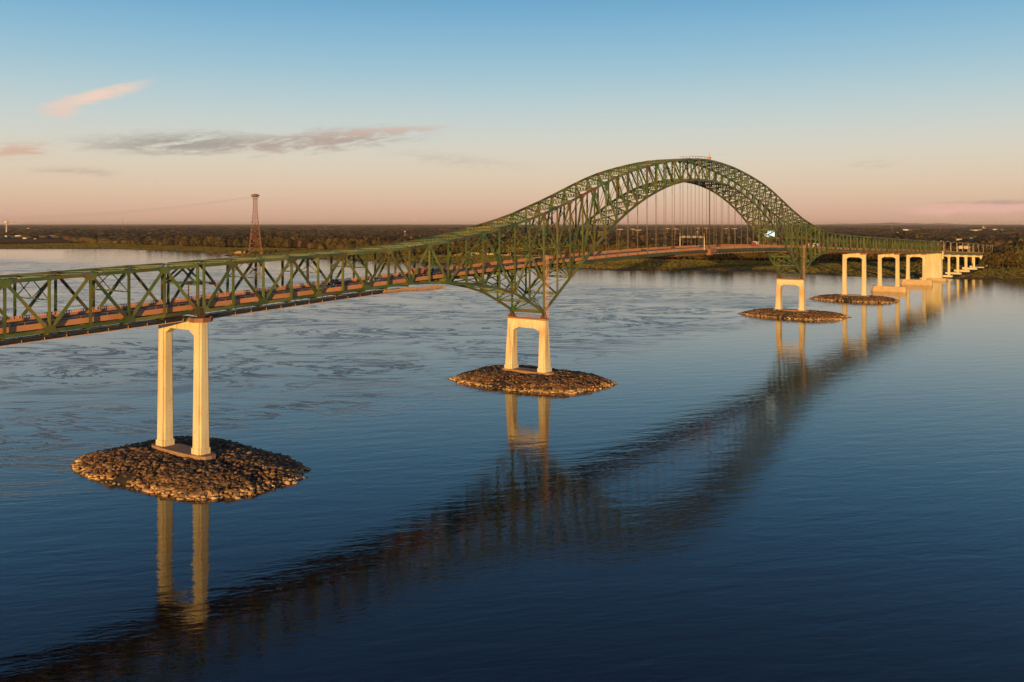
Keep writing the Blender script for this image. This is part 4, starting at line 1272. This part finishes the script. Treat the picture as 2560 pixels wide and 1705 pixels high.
# ------------------------------------------------------------------ the river-crossing pylon
def pylon():
    bx, by = gp(638, 634, 1.5)
    d = px_of(bx, by, 1)[2]
    ztop = CAM.z + (HY - 485) / FPX * d
    t = thing('power_pylon', 'tall red lattice power line tower standing on the far shore at left', 'pylon', (bx, by, 1.5), HEAD + .35)
    H = ztop - 1.5
    def half(z):
        k = z / H
        return np.interp(k, [0, .07, .2, .45, .68, .93, 1.0], [14.2, 12.6, 10.8, 7.6, 4.6, 3.6, 4.6])
    lv = [0, .09, .17, .25, .33, .40, .47, .53, .59, .64, .69, .735, .78, .825, .87, .915, .955]
    cor = ((-1, -1), (1, -1), (1, 1), (-1, 1))
    for a, b in cor:
        m = MB()
        for i in range(len(lv) - 1):
            z0, z1 = lv[i] * H, lv[i + 1] * H; h0, h1 = half(z0), half(z1)
            m.bar((a * h0, b * h0, z0), (a * h1, b * h1, z1), 1.0 if i < 5 else .7)
        m.build('leg', pyl, t)
    for i in range(1, len(lv)):
        z = lv[i] * H; h = half(z); m = MB(); z0 = lv[i - 1] * H; h0 = half(z0)
        for j in range(4):
            (a, b), (a2, b2) = cor[j], cor[(j + 1) % 4]
            m.bar((a * h, b * h, z), (a2 * h, b2 * h, z), .5)
            if i > 1:
                m.bar((a * h0, b * h0, z0), (a2 * h, b2 * h, z), .34); m.bar((a2 * h0, b2 * h0, z0), (a * h, b * h, z), .34)
            else:
                mx, my = (a + a2) / 2 * h, (b + b2) / 2 * h
                m.bar((a * h0, b * h0, z0), (mx, my, z), .55); m.bar((a2 * h0, b2 * h0, z0), (mx, my, z), .55)
        m.build('brace_level', pyl, t)
    m = MB(); m.cyl((0, 0, H * .02), (0, 0, H * .96), .35, .3, 6); m.build('ladder_shaft', pyl, t)
    m = MB(); m.loft([[(r * math.cos(q), r * math.sin(q), z) for q in [2 * math.pi * i / 8 for i in range(8)]] for z, r in ((H * .955, 4.2), (H * .968, 9.2), (H * .985, 9.0), (H, 3.2))]); m.build('top_platform', pyl, t)
    for j in range(8):
        q = 2 * math.pi * j / 8; m = MB(); m.bar((9 * math.cos(q), 9 * math.sin(q), H * .965), (3.6 * math.cos(q), 3.6 * math.sin(q), H * .90), .4); m.build('knee_brace', pyl, t)
    # base: concrete pad with a hut
    p = thing('pylon_base', 'orange lit concrete platform with a low hut below the red pylon', 'platform', (bx, by, .2), HEAD - math.pi / 2)
    m = MB(); m.loft([[(x * k, y * k, z) for x, y in ((-52, -20), (34, -22), (46, -4), (36, 16), (-30, 18), (-60, -8))] for z, k in ((-1.0, 1.0), (1.4, .97))]); m.build('pad', foot, p)
    m = MB(); m.box((-30, -6, 3.4), (24, 10, 4.0)); m.build('hut', orange, p)
    m = MB(); m.box((-29, -6, 5.9), (16, 7, .9)); m.build('hut_roof', wall_m[0], p)
    for a, b in cor:
        m = MB(); c_, s_ = math.cos(.35 + math.pi / 2), math.sin(.35 + math.pi / 2)
        x, y = a * 14.2 * c_ - b * 14.2 * s_, a * 14.2 * s_ + b * 14.2 * c_
        m.loft([[(x + i * r, y + j * r, z) for i, j in ((-1, -1), (1, -1), (1, 1), (-1, 1))] for z, r in ((1.41, 3.2), (2.6, 2.4))]); m.build('leg_block', wall_m[0], p)
    # the conductors swing away to the left
    for k, (du, dv, off) in enumerate(((0, 0, 0), (0, 9, 6), (0, 5, -6))):
        e = Vector((*gp(-420, 640, 0), 0)); e = Vector((CAM.x + 2900 * math.cos(HEAD + .62), CAM.y + 2900 * math.sin(HEAD + .62), 96 - dv))
        s = Vector((bx + off, by - off, ztop - 5 - dv * .3)); m = MB(); n = 24; prev = None
        for i in range(n + 1):
            f = i / n; q = s.lerp(e, f); q.z -= 26 * 4 * f * (1 - f)
            if prev is not None: m.bar(prev - s, q - s, .11)
            prev = q
        o = m.build('power_cable', black); o.location = s
        tag(o, ['upper power cable running left from the top of the red pylon', 'lower power cable running left from the red pylon', 'middle power cable running left from the red pylon'][k], 'cable', 'power cables of the red pylon')
pylon()

def far_mast(u, vtop, d, arm, label):
    a = HEAD - math.atan((u - 1280) / FPX); k = d / math.cos(HEAD - a)
    x, y = CAM.x + k * math.cos(a), CAM.y + k * math.sin(a); h = CAM.z + (HY - vtop) / FPX * d - 4
    t = thing('power_mast', label, 'pylon', (x, y, 4), HEAD - math.pi / 2, 'far power masts on the plain')
    for sx in (-1, 1):
        m = MB(); m.bar((sx * 3.2, 0, 0), (sx * 1.0, 0, h), .6); m.build('leg', pyl, t)
    m = MB()
    for i in range(5):
        z0, z1 = h * i / 5, h * (i + 1) / 5; w0, w1 = 3.2 - 2.2 * i / 5, 3.2 - 2.2 * (i + 1) / 5
        m.bar((-w0, 0, z0), (w1, 0, z1), .5); m.bar((w0, .1, z0), (-w1, .1, z1), .5)
    m.build('lattice', pyl, t)
    m = MB(); m.bar((-arm, 0, h * .93), (arm, 0, h * .93), 1.3, 1.0, (0, 1, 0)); m.build('cross_arm', pale, t)
MASTS = [(1550, 571.5, 3600, 12), (1582, 571, 3800, 10), (1595, 573.5, 3400, 12), (1669, 569.5, 4200, 10), (1689, 570.5, 4000, 12), (1745, 568.5, 4400, 10), (1766, 568.5, 4300, 10), (1815, 569.5, 4200, 10), (1836, 569.5, 4100, 12), (1012, 577, 3300, 3), (1238, 588, 3000, 3), (2230, 559, 5200, 3), (2351, 557, 5600, 3), (2244, 579, 3200, 3), (307, 543, 8000, 3)]
for i, (u, v, d, a) in enumerate(MASTS):
    lb = ['first far power mast right of the left arch leg', 'second far power mast right of the left arch leg', 'third far power mast right of the left arch leg', 'far power mast left of the lane signal gantry, outer one', 'far power mast left of the lane signal gantry, inner one',
          'far power mast above the lane signal gantry, left one', 'far power mast above the lane signal gantry, right one', 'far power mast right of the hoist ladder, left one', 'far power mast right of the hoist ladder, right one', 'slim far mast above the left approach truss',
          'slim far mast seen through the truss left of the pier', 'slim far mast on the horizon above the far truss, left', 'slim far mast on the horizon above the far truss, right', 'slim mast close above the far truss', 'thin mast on the horizon at left above the woods'][i]
    far_mast(u, v, d, a, lb)

# ------------------------------------------------------------------ things on the bridge
def at_deck(X, Y): return (X, Y, zr(X) + .032)
def gantry():
    X0 = 333.6; z0 = zr(X0); zb = z0 + 6.6
    t = thing('signal_gantry', 'pale lane signal gantry spanning the roadway under the arch crown', 'gantry', (X0, W / 2, z0))
    for y in (.75, W - .75):
        m = MB(); m.cyl((0, y - W / 2, -1.2), (0, y - W / 2, 6.9), .26, .2, 10); m.build('post', pale, t)
        m = MB(); m.bar((0, y - W / 2, 6.9), (0, y - W / 2, 8.4), .14); m.bar((0, y - W / 2 - .4, 8.3), (0, y - W / 2 + .5, 8.3), .2); m.build('camera_mast', pale, t)
    m = MB(); m.cyl((0, .75 - W / 2, 6.6), (0, W / 2 - .75, 6.6), .2, .2, 10); m.build('beam', pale, t)
    m = MB(); m.bar((0, -3.2, 6.7), (0, -3.2, 9.6), .14); m.box((0, -3.2, 9.7), (.5, .5, .5)); m.build('sensor_mast', pale, t)
    for i, y in enumerate((-5.1, -1.6, 1.9, 5.2)):
        m = MB(); m.box((-.35, y, 6.6), (.7, 1.5, 1.2))
        b_ = m.build('signal_box', [pale, pale, pale, pale][i], t)
        q = MB(); q.cyl((-.705, y, 6.6), (-.78, y, 6.6), .36, .36, 14); q.build('signal_lens', black, b_)
gantry()
sign_m = material('lit message board', (.5, .6, .6), emit=((.66, 1.0, .94), 1.15))
sign_w = material('lit white panel', (.6, .6, .55), emit=((1.0, .98, .86), 1.3))
def message_sign():
    X0 = 466.0; z0 = zr(X0)
    t = thing('message_sign', 'glowing pale cyan message board over the road beside the right arch foot', 'sign', (X0, W / 2, z0))
    m = MB(); m.box((0, 0, 5.9), (.5, W - 1.2, .6)); m.build('beam', black, t)
    for y in (1.0, W - 1.0):
        q = MB(); q.box((0, y - W / 2, 2.9), (.5, .45, 5.8)); q.build('post', black, t)
    for y in (6.3, 3.0, -.6, -4.0):
        q = MB(); q.box((-.35, y, 6.3), (.3, .55, .35)); q.build('lane_lamp', lamp_w, t)
    m = MB(); m.box((0, 1.1, 8.9), (.5, 4.9, 4.0)); b_ = m.build('display', sign_m, t)
    for dy, dz, w, h in ((1.2, 1.1, 1.4, .5), (-.2, .9, .5, .7), (-1.6, 1.1, 1.0, .5)):
        q = MB(); q.box((-.27, 1.1 + dy, 8.9 + dz), (.05, w, h)); q.build('glyph', material('dim cyan glyph', (.2, .4, .4), emit=((.35, .75, .70), .7)), b_)
    m = MB(); m.box((0, 4.6, 7.9), (.5, 2.0, 2.0)); m.build('side_display', sign_w, t)
    m = MB(); m.box((.3, 1.8, 8.2), (.2, 7.0, .4)); m.build('back_rail', black, t)
message_sign()
def sign_back():
    X0 = 6.3
    t = thing('overhead_sign', 'orange lit overhead sign beam between the trusses beside the near pier', 'road sign', (X0, W / 2, zr(X0)))
    m = MB(); m.box((0, 0, 5.6), (.35, W - 2.4, .35)); m.build('beam', orange, t)
    for y in (-6.6, 6.6):
        q = MB(); q.box((0, y, 2.8), (.3, .3, 5.5)); q.build('post', orange, t)
    for y in (-4.6, .2, 4.8):
        q = MB(); q.box((-.28, y, 5.6), (.2, 2.2, .8)); q.build('sign_panel', orange, t)
sign_back()
def stair_tower(X0, z0, z1, label):
    t = thing('stair_tower', label, 'stair tower', (X0 - .2, -1.7, z0))
    H = z1 - z0
    for a, b in ((-1, -1), (1, -1), (1, 1), (-1, 1)):
        m = MB(); m.box((a * .6, b * .55, H / 2), (.09, .09, H)); m.build('post', pink, t)
    n = int(H / 2.4)
    for i in range(n):
        z = i * H / n; z2 = (i + 1) * H / n
        m = MB()
        for y in (-.6, .6): m.bar((-.65, y, z), (.65, y, z2), .06)
        for x in (-.65, .65): m.bar((x, -.6, z2), (x, .6, z), .05)
        m.box((0, 0, z2), (1.0, .35, .05)); m.build('flight', pink, t)
    for f in (.3, .62, .86):
        m = MB(); m.box((0, 0, H * f), (2.6, 2.0, .12))
        for y in (-1.3, 1.3): m.bar((-1.7, y, H * f + 1), (1.7, y, H * f + 1), .08)
        m.build('landing', orange, t)
stair_tower(XC - 16 * PL, 27.0, zr(XC - 16 * PL) + 3.5, 'pinkish stair tower climbing from the left arch pier to the road')
stair_tower(XC + 16 * PL, 27.0, zr(XC + 16 * PL) + 1.5, 'pinkish stair tower climbing from the right arch pier to the road')
def hoist():
    X0 = 337.5; z0, z1 = zr(X0) - 1, 91.0
    t = thing('hoist_ladder', 'thin brown lattice ladder hanging from the arch crown to the road', 'ladder', (X0, -.8, z0))
    H = z1 - z0
    for x in (-.55, .55):
        m = MB(); m.box((x, 0, H / 2), (.16, .2, H)); m.build('rail', bronze, t)
    m = MB(); n = 40
    for i in range(n): m.bar((-.55, 0, i * H / n + .4), (.55, 0, i * H / n + .4), .16)
    tag(m.build('rungs', bronze, t), kind='stuff')
    c = MB(); c.box((0, 0, -1.0), (2.6, 2.2, 3.6)); c.build('cage', orange, t)
hoist()
def crown_walk():
    t = thing('crown_platform', 'orange railed work platform on top of the arch crown', 'platform', (322, 0, 103.6))
    def zt(x): return float(np.interp(x, [XC + PL * k for k in range(-4, 5)], [ZT[abs(k)] for k in range(-4, 5)])) + .55 - 103.6
    for y in (-.8, .8):
        m = MB(); xs = np.linspace(302, 339, 10)
        for i in range(9): m.bar((xs[i] - 322, y, zt(xs[i]) + 1.15), (xs[i + 1] - 322, y, zt(xs[i + 1]) + 1.15), .10)
        for x in xs: m.bar((x - 322, y, zt(x)), (x - 322, y, zt(x) + 1.2), .10)
        m.build('hand_rail', orange, t)
    m = MB(); m.box((16.6, 0, zt(338) + .8), (2.2, 1.6, 1.5)); m.build('work_cabin', pink, t)
    m = MB(); m.bar((17.4, 0, zt(338) + 1.9), (17.4, 0, zt(338) + 4.0), .14); m.build('mast', orange, t)
crown_walk()
def under_walk(X0, X1, drop, label, heavy=False, y0=3.0, y1=6.6, mats=(black, pink)):
    t = thing('inspection_walkway', label, 'walkway', ((X0 + X1) / 2, (y0 + y1) / 2, bottom_z((X0 + X1) / 2) - drop))
    n = max(4, int((X1 - X0) / 5.2)); xs = [X0 + (X1 - X0) * i / n for i in range(n + 1)]
    zf = lambda x: bottom_z(x) - drop
    for y, z, mt, w, nm in ((y0, 1.0, mats[0], .42, 'pipe'), (y0 + .4, .45, mats[0], .42, 'pipe'), (y0, 0, mats[1], .2, 'hand_rail'), (y1, 0, mats[1], .2, 'hand_rail'), (y1, .9, mats[0], .22, 'pipe')):
        m = MB()
        for i in range(n): m.bar((xs[i], y, zf(xs[i]) + z), (xs[i + 1], y, zf(xs[i + 1]) + z), w)
        wpart(m, nm, mt, t)
    m = MB()
    for i in range(n): m.loft([[(x, y0, zf(x) - .12), (x, y1, zf(x) - .12), (x, y1, zf(x) - .05), (x, y0, zf(x) - .05)] for x in (xs[i] + .02, xs[i + 1] - .02)])
    wpart(m, 'grating', mats[0], t)
    for x in xs:
        m = MB()
        for y in (y0, y1): m.bar((x, y, zf(x) - .15), (x, y, bottom_z(x) + .4), .12)
        m.bar((x, y0, zf(x) - .1), (x, y1, zf(x) - .1), .16)
        if heavy: m.bar((x, y0, zf(x) + .6), (x, y1, zf(x) + .6), .14)
        wpart(m, 'suspension_frame', mats[1], t)
def bottom_z(X):
    if X < 0 or X > 2 * XC: return bot_a(X)
    return float(np.interp(abs(X - XC) / PL, range(33), ZB))
bz0 = bottom_z
under_walk(-121, -3.5, 2.5, 'black piped walkway hung below the left truss up to the near pier')
under_walk(2.5, 74, 2.8, 'black piped walkway hung below the truss right of the near pier')
def bottom_z(X): return bz0(min(X, 96) if X < 300 else X)
under_walk(74.5, 106, 2.9, 'pinkish hanging scaffold below the truss where the haunch begins', True, mats=(pink, pink))
bottom_z = bz0
under_walk(568, 669, 1.9, 'red brown walkway hung under the truss right of the far arch pier', True, mats=(orange, orange))
under_walk(673, 791, 1.9, 'red brown walkway hung under the middle far truss', True, mats=(orange, orange))
under_walk(795, 913, 1.9, 'red brown walkway hung under the last but one far truss', True, mats=(orange, orange))
def bottom_z(X): return zr(X) - 2.4
under_walk(299, 338, .9, 'slim orange maintenance traveller under the middle of the arch span', True, 1.5, 15, (orange, orange))
under_walk(339, 478, 1.0, 'thin pinkish rail walkway under the right half of the arch span', False, 1.5, 4, (black, pink))
under_walk(479, 500, 1.8, 'red scaffold platform under the road at the right arch foot', True, 2, 14, (orange, orange))
def cabin():
    t = thing('traveller_cabin', 'boxy orange work cabin hanging beside the hoist ladder', 'cabin', (343, -.4, zr(343) - 3.4))
    m = MB(); m.box((0, 0, 1.2), (5.0, 2.4, .14)); m.build('floor', orange, t)
    for a, b in ((-1, -1), (1, -1), (1, 1), (-1, 1)):
        q = MB(); q.box((a * 2.4, b * 1.1, 2.4), (.16, .16, 2.4)); q.build('post', orange, t)
    for z in (2.2, 3.5):
        q = MB()
        for y in (-1.1, 1.1): q.bar((-2.4, y, z), (2.4, y, z), .14)
        q.build('rail', orange, t)
    q = MB(); q.box((.6, -1.05, 1.9), (3.4, .1, 1.2)); q.build('side_panel', orange, t)
cabin()

# lamps of the roadway on the viaduct
def lamp_post(X0, Y, side, label):
    t = thing('street_lamp', label, 'street lamp', (X0, Y, vz(X0) + 1.0), 0, 'lamps along the viaduct')
    m = MB(); m.cyl((0, 0, 0), (0, 0, 11.5), .2, .13, 8); m.build('mast', pale, t)
    m = MB(); m.cyl((0, 0, 11.4), (0, side * 2.6, 12.1), .12, .10, 6); m.build('arm', pale, t)
    m = MB(); m.box((0, side * 3.0, 12.1), (.4, 1.1, .26)); m.build('lamp_head', pale, t)
for i in range(12):
    X0 = 1026 + 42 * i
    od = ['first', 'second', 'third', 'fourth', 'fifth', 'sixth', 'seventh', 'eighth', 'ninth', 'tenth', 'eleventh', 'twelfth'][i]
    lamp_post(X0, .8, 1, od + ' lamp post inland from the wall pier, near side of the viaduct')
    lamp_post(X0 + 6, W - .8, -1, od + ' lamp post inland from the wall pier, far side of the viaduct')
def road_sign():
    X0 = 1205.0
    t = thing('sign_gantry', 'sign gantry with two bright cream panels over the viaduct', 'road sign', (X0, W / 2, vz(X0)))
    for y in (-7.4, 7.4):
        m = MB(); m.cyl((0, y, 0), (0, y, 8.4), .3, .25, 8); m.build('post', pale, t)
    m = MB(); m.box((0, 0, 7.2), (.5, 14.8, .5)); m.build('beam', pale, t)
    for y in (3.6, -3.0):
        m = MB(); m.box((-.45, y, 7.1), (.16, 4.8, 4.3)); m.build('sign_panel', wall_m[0], t)
    for y in (7.4, 3.6, -3.0): pass
road_sign()

# ------------------------------------------------------------------ traffic
def wheel_parts(t, pts, r=.34, w=.24):
    for x, y in pts:
        m = MB(); m.cyl((x, y - w / 2, r), (x, y + w / 2, r), r, r, 14); q = m.build('wheel', tire, t)
        s_ = MB(); s_.cyl((x, y - w / 2 - .012, r), (x, y + w / 2 + .012, r), r * .58, r * .58, 10); s_.build('rim', pale, q)
def car(X, Y, paint, label, kind='sedan', fwd=1, on=zr, cat='car', name=None):
    t = thing(name or ('parked_car' if False else kind), label, cat, (X, Y, on(X) + .032), 0 if fwd > 0 else math.pi, 'traffic on the bridge')
    t.rotation_euler = (0, -math.atan((on(X + 2) - on(X - 2)) / 4) * fwd, 0 if fwd > 0 else math.pi)
    L, Wd, hb, hr = {'sedan': (4.7, 1.84, .95, 1.46), 'suv': (4.8, 1.92, 1.1, 1.78), 'pickup': (5.6, 2.0, 1.15, 1.9), 'van': (5.4, 2.0, 1.15, 2.2)}[kind]
    h2 = L / 2; w2 = Wd / 2
    def ringx(x, zlo, zhi, k): return [(x, -w2 * k, zlo), (x, w2 * k, zlo), (x, w2 * k * 1.0, zhi * .72), (x, w2 * k * .93, zhi), (x, -w2 * k * .93, zhi), (x, -w2 * k, zhi * .72)]
    b = MB(); b.loft([ringx(-h2, .42, hb * .82, .86), ringx(-h2 + .18, .26, hb * .98, .97), ringx(-h2 + 1.1, .22, hb, 1), ringx(h2 - 1.5, .22, hb, 1), ringx(h2 - .25, .26, hb * .80, .96), ringx(h2, .40, hb * .66, .84)]); b.build('body', P[paint], t)
    if kind == 'sedan': xs = (-1.95, -1.15, .35, 1.15)
    elif kind == 'pickup': xs = (-.6, -.4, 1.0, 1.6)
    else: xs = (-2.25, -2.0, .6, 1.35)
    def cr(z, xa, xb, k): return [(xa, -w2 * k, z), (xb, -w2 * k, z), (xb, w2 * k, z), (xa, w2 * k, z)]
    c_ = MB(); c_.loft([cr(hb - .03, xs[0], xs[3], .93), cr(hr - .06, xs[1], xs[2], .78)]); c_.build('glazing', glass_d, t)
    r = MB(); r.loft([cr(hr - .06, xs[1] - .03, xs[2] + .03, .80), cr(hr, xs[1] + .1, xs[2] - .1, .74)]); r.build('roof', P[paint], t)
    for s in (-1, 1):
        p = MB(); p.bar((xs[0] + .05, s * w2 * .925, hb), (xs[1], s * w2 * .80, hr - .05), .1); p.bar((xs[3] - .05, s * w2 * .925, hb), (xs[2], s * w2 * .80, hr - .05), .1)
        xm = (xs[0] + xs[3]) / 2; p.bar((xm, s * w2 * .935, hb), (xm, s * w2 * .80, hr - .05), .1); p.build('pillars', P[paint], t)
        q = MB(); q.box((h2 - .12, s * w2 * .66, hb * .66), (.12, .42, .16)); q.build('headlight', lamp_w, t)
        q = MB(); q.box((-h2 + .08, s * w2 * .72, hb * .72), (.12, .36, .2)); q.build('tail_light', lamp_r, t)
        q = MB(); q.box((xs[3] - .35, s * (w2 + .1), hb + .08), (.12, .2, .16)); q.build('mirror', P[paint], t)
    wheel_parts(t, [(h2 - .95, -w2 + .1), (h2 - .95, w2 - .1), (-h2 + .95, -w2 + .1), (-h2 + .95, w2 - .1)], .34 if kind == 'sedan' else .39)
    return t
def truck(X, Y, cabp, boxm, label, L=9.0, H=3.6, fwd=1, on=zr, deckload=False):
    t = thing('truck', label, 'truck', (X, Y, on(X) + .032), 0 if fwd > 0 else math.pi, 'traffic on the bridge')
    t.rotation_euler = (0, -math.atan((on(X + 3) - on(X - 3)) / 6) * fwd, 0 if fwd > 0 else math.pi)
    c_ = MB(); c_.loft([[(x, y, z) for x, y in ((L / 2 - 2.2, -1.2), (L / 2 - .05, -1.1), (L / 2 - .05, 1.1), (L / 2 - 2.2, 1.2))] for z in (.7, 1.8)]); c_.loft([[(x, y, z) for x, y in ((L / 2 - 2.2, -k), (L / 2 - dx_, -k), (L / 2 - dx_, k), (L / 2 - 2.2, k))] for z, k, dx_ in ((1.802, 1.18, .1), (2.75, 1.05, .6))]); c_.build('cab', P[cabp], t)
    w_ = MB(); w_.box((L / 2 - .30, 0, 2.2), (.3, 1.8, .7)); w_.build('windscreen', glass_d, t)
    b = MB(); b.box((-1.3, 0, .95), (L - 2.8, 2.3, .4)); b.build('chassis', black, t)
    q = MB(); q.box((-1.3, 0, 1.16 + (H - 1.16) / 2), (L - 2.8, 2.5, H - 1.16)); bx_ = q.build('cargo_box', boxm, t)
    for i in range(5):
        r = MB(); r.box((-1.3 - (L - 2.8) / 2 + (i + .5) * (L - 2.8) / 5, -1.26, 1.16 + (H - 1.16) / 2), (.14, .06, H - 1.3)); r.build('rib', boxm, bx_)
    wheel_parts(t, [(L / 2 - 1.2, -1.05), (L / 2 - 1.2, 1.05), (-L / 2 + 1.3, -1.05), (-L / 2 + 1.3, 1.05), (-L / 2 + 2.5, -1.05), (-L / 2 + 2.5, 1.05)], .48, .3)
    return t
car(48.0, 4.2, 'white', 'white sedan in the shade of the truss, leftmost car on the bridge', 'sedan', 1)
car(60.0, 11.5, 'black', 'black pickup on the far lane left of the white sport utility car', 'pickup', -1, name='pickup_truck', cat='pickup')
car(71.5, 5.0, 'white', 'white sport utility car between two truss posts on the left approach', 'suv', -1)
truck(96.0, 6.3, 'orange', P['orange'], 'orange flat-sided truck near the haunch left of the arch pier', 8.5, 3.3, 1)
car(107.0, 8.6, 'blue', 'dark blue pickup just ahead of the orange truck', 'pickup', 1, name='pickup_truck', cat='pickup')
car(176.5, 9.5, 'grey', 'grey car behind the truss above the left arch pier', 'sedan', -1)
car(266.5, 4.4, 'black', 'black sedan under the left half of the arch', 'sedan', -1)
car(303.0, 5.6, 'red', 'dark red sedan left of the lane signal gantry', 'sedan', -1)
car(341.0, 5.6, 'blue', 'dark blue car right under the lane signal gantry', 'sedan', -1)
car(368.0, 7.0, 'grey', 'grey car on the arch span right of the hoist ladder', 'sedan', -1)
truck(437.0, 9.8, 'red', P['white'], 'red truck with a white box left of the glowing sign', 7.5, 3.2, -1)
truck(545.0, 8.4, 'white', P['red'], 'red box truck among the far truss posts right of the arch', 8.5, 3.6, -1)
truck(562.0, 8.4, 'white', P['white'], 'white box truck right of the red box truck', 8.0, 3.5, -1)
car(1092.0, 5.0, 'white', 'white van at the start of the viaduct', 'van', -1, vz, 'van', 'van')
truck(1410.0, 5.2, 'white', P['white'], 'white box truck far along the viaduct', 10, 3.6, -1, vz)

# ------------------------------------------------------------------ the evening air
def haze():
    m = MB(); m.box((5000, 0, 70), (130000, 284000, 145)); m.v = [(x, y, -2.2 if z < 0 else 142.0) for x, y, z in m.v]
    mt = bpy.data.materials.new('thin evening haze'); mt.use_nodes = True
    n = mt.node_tree; n.nodes.remove(n.nodes['Principled BSDF'])
    v = n.nodes.new('ShaderNodeVolumePrincipled')
    v.inputs['Color'].default_value = (.95, .82, .78, 1); v.inputs['Density'].default_value = 1.5e-5; v.inputs['Anisotropy'].default_value = 0.0
    n.links.new(v.outputs[0], n.nodes['Material Output'].inputs['Volume'])
    tag(m.build('haze', mt), kind='stuff')
haze()
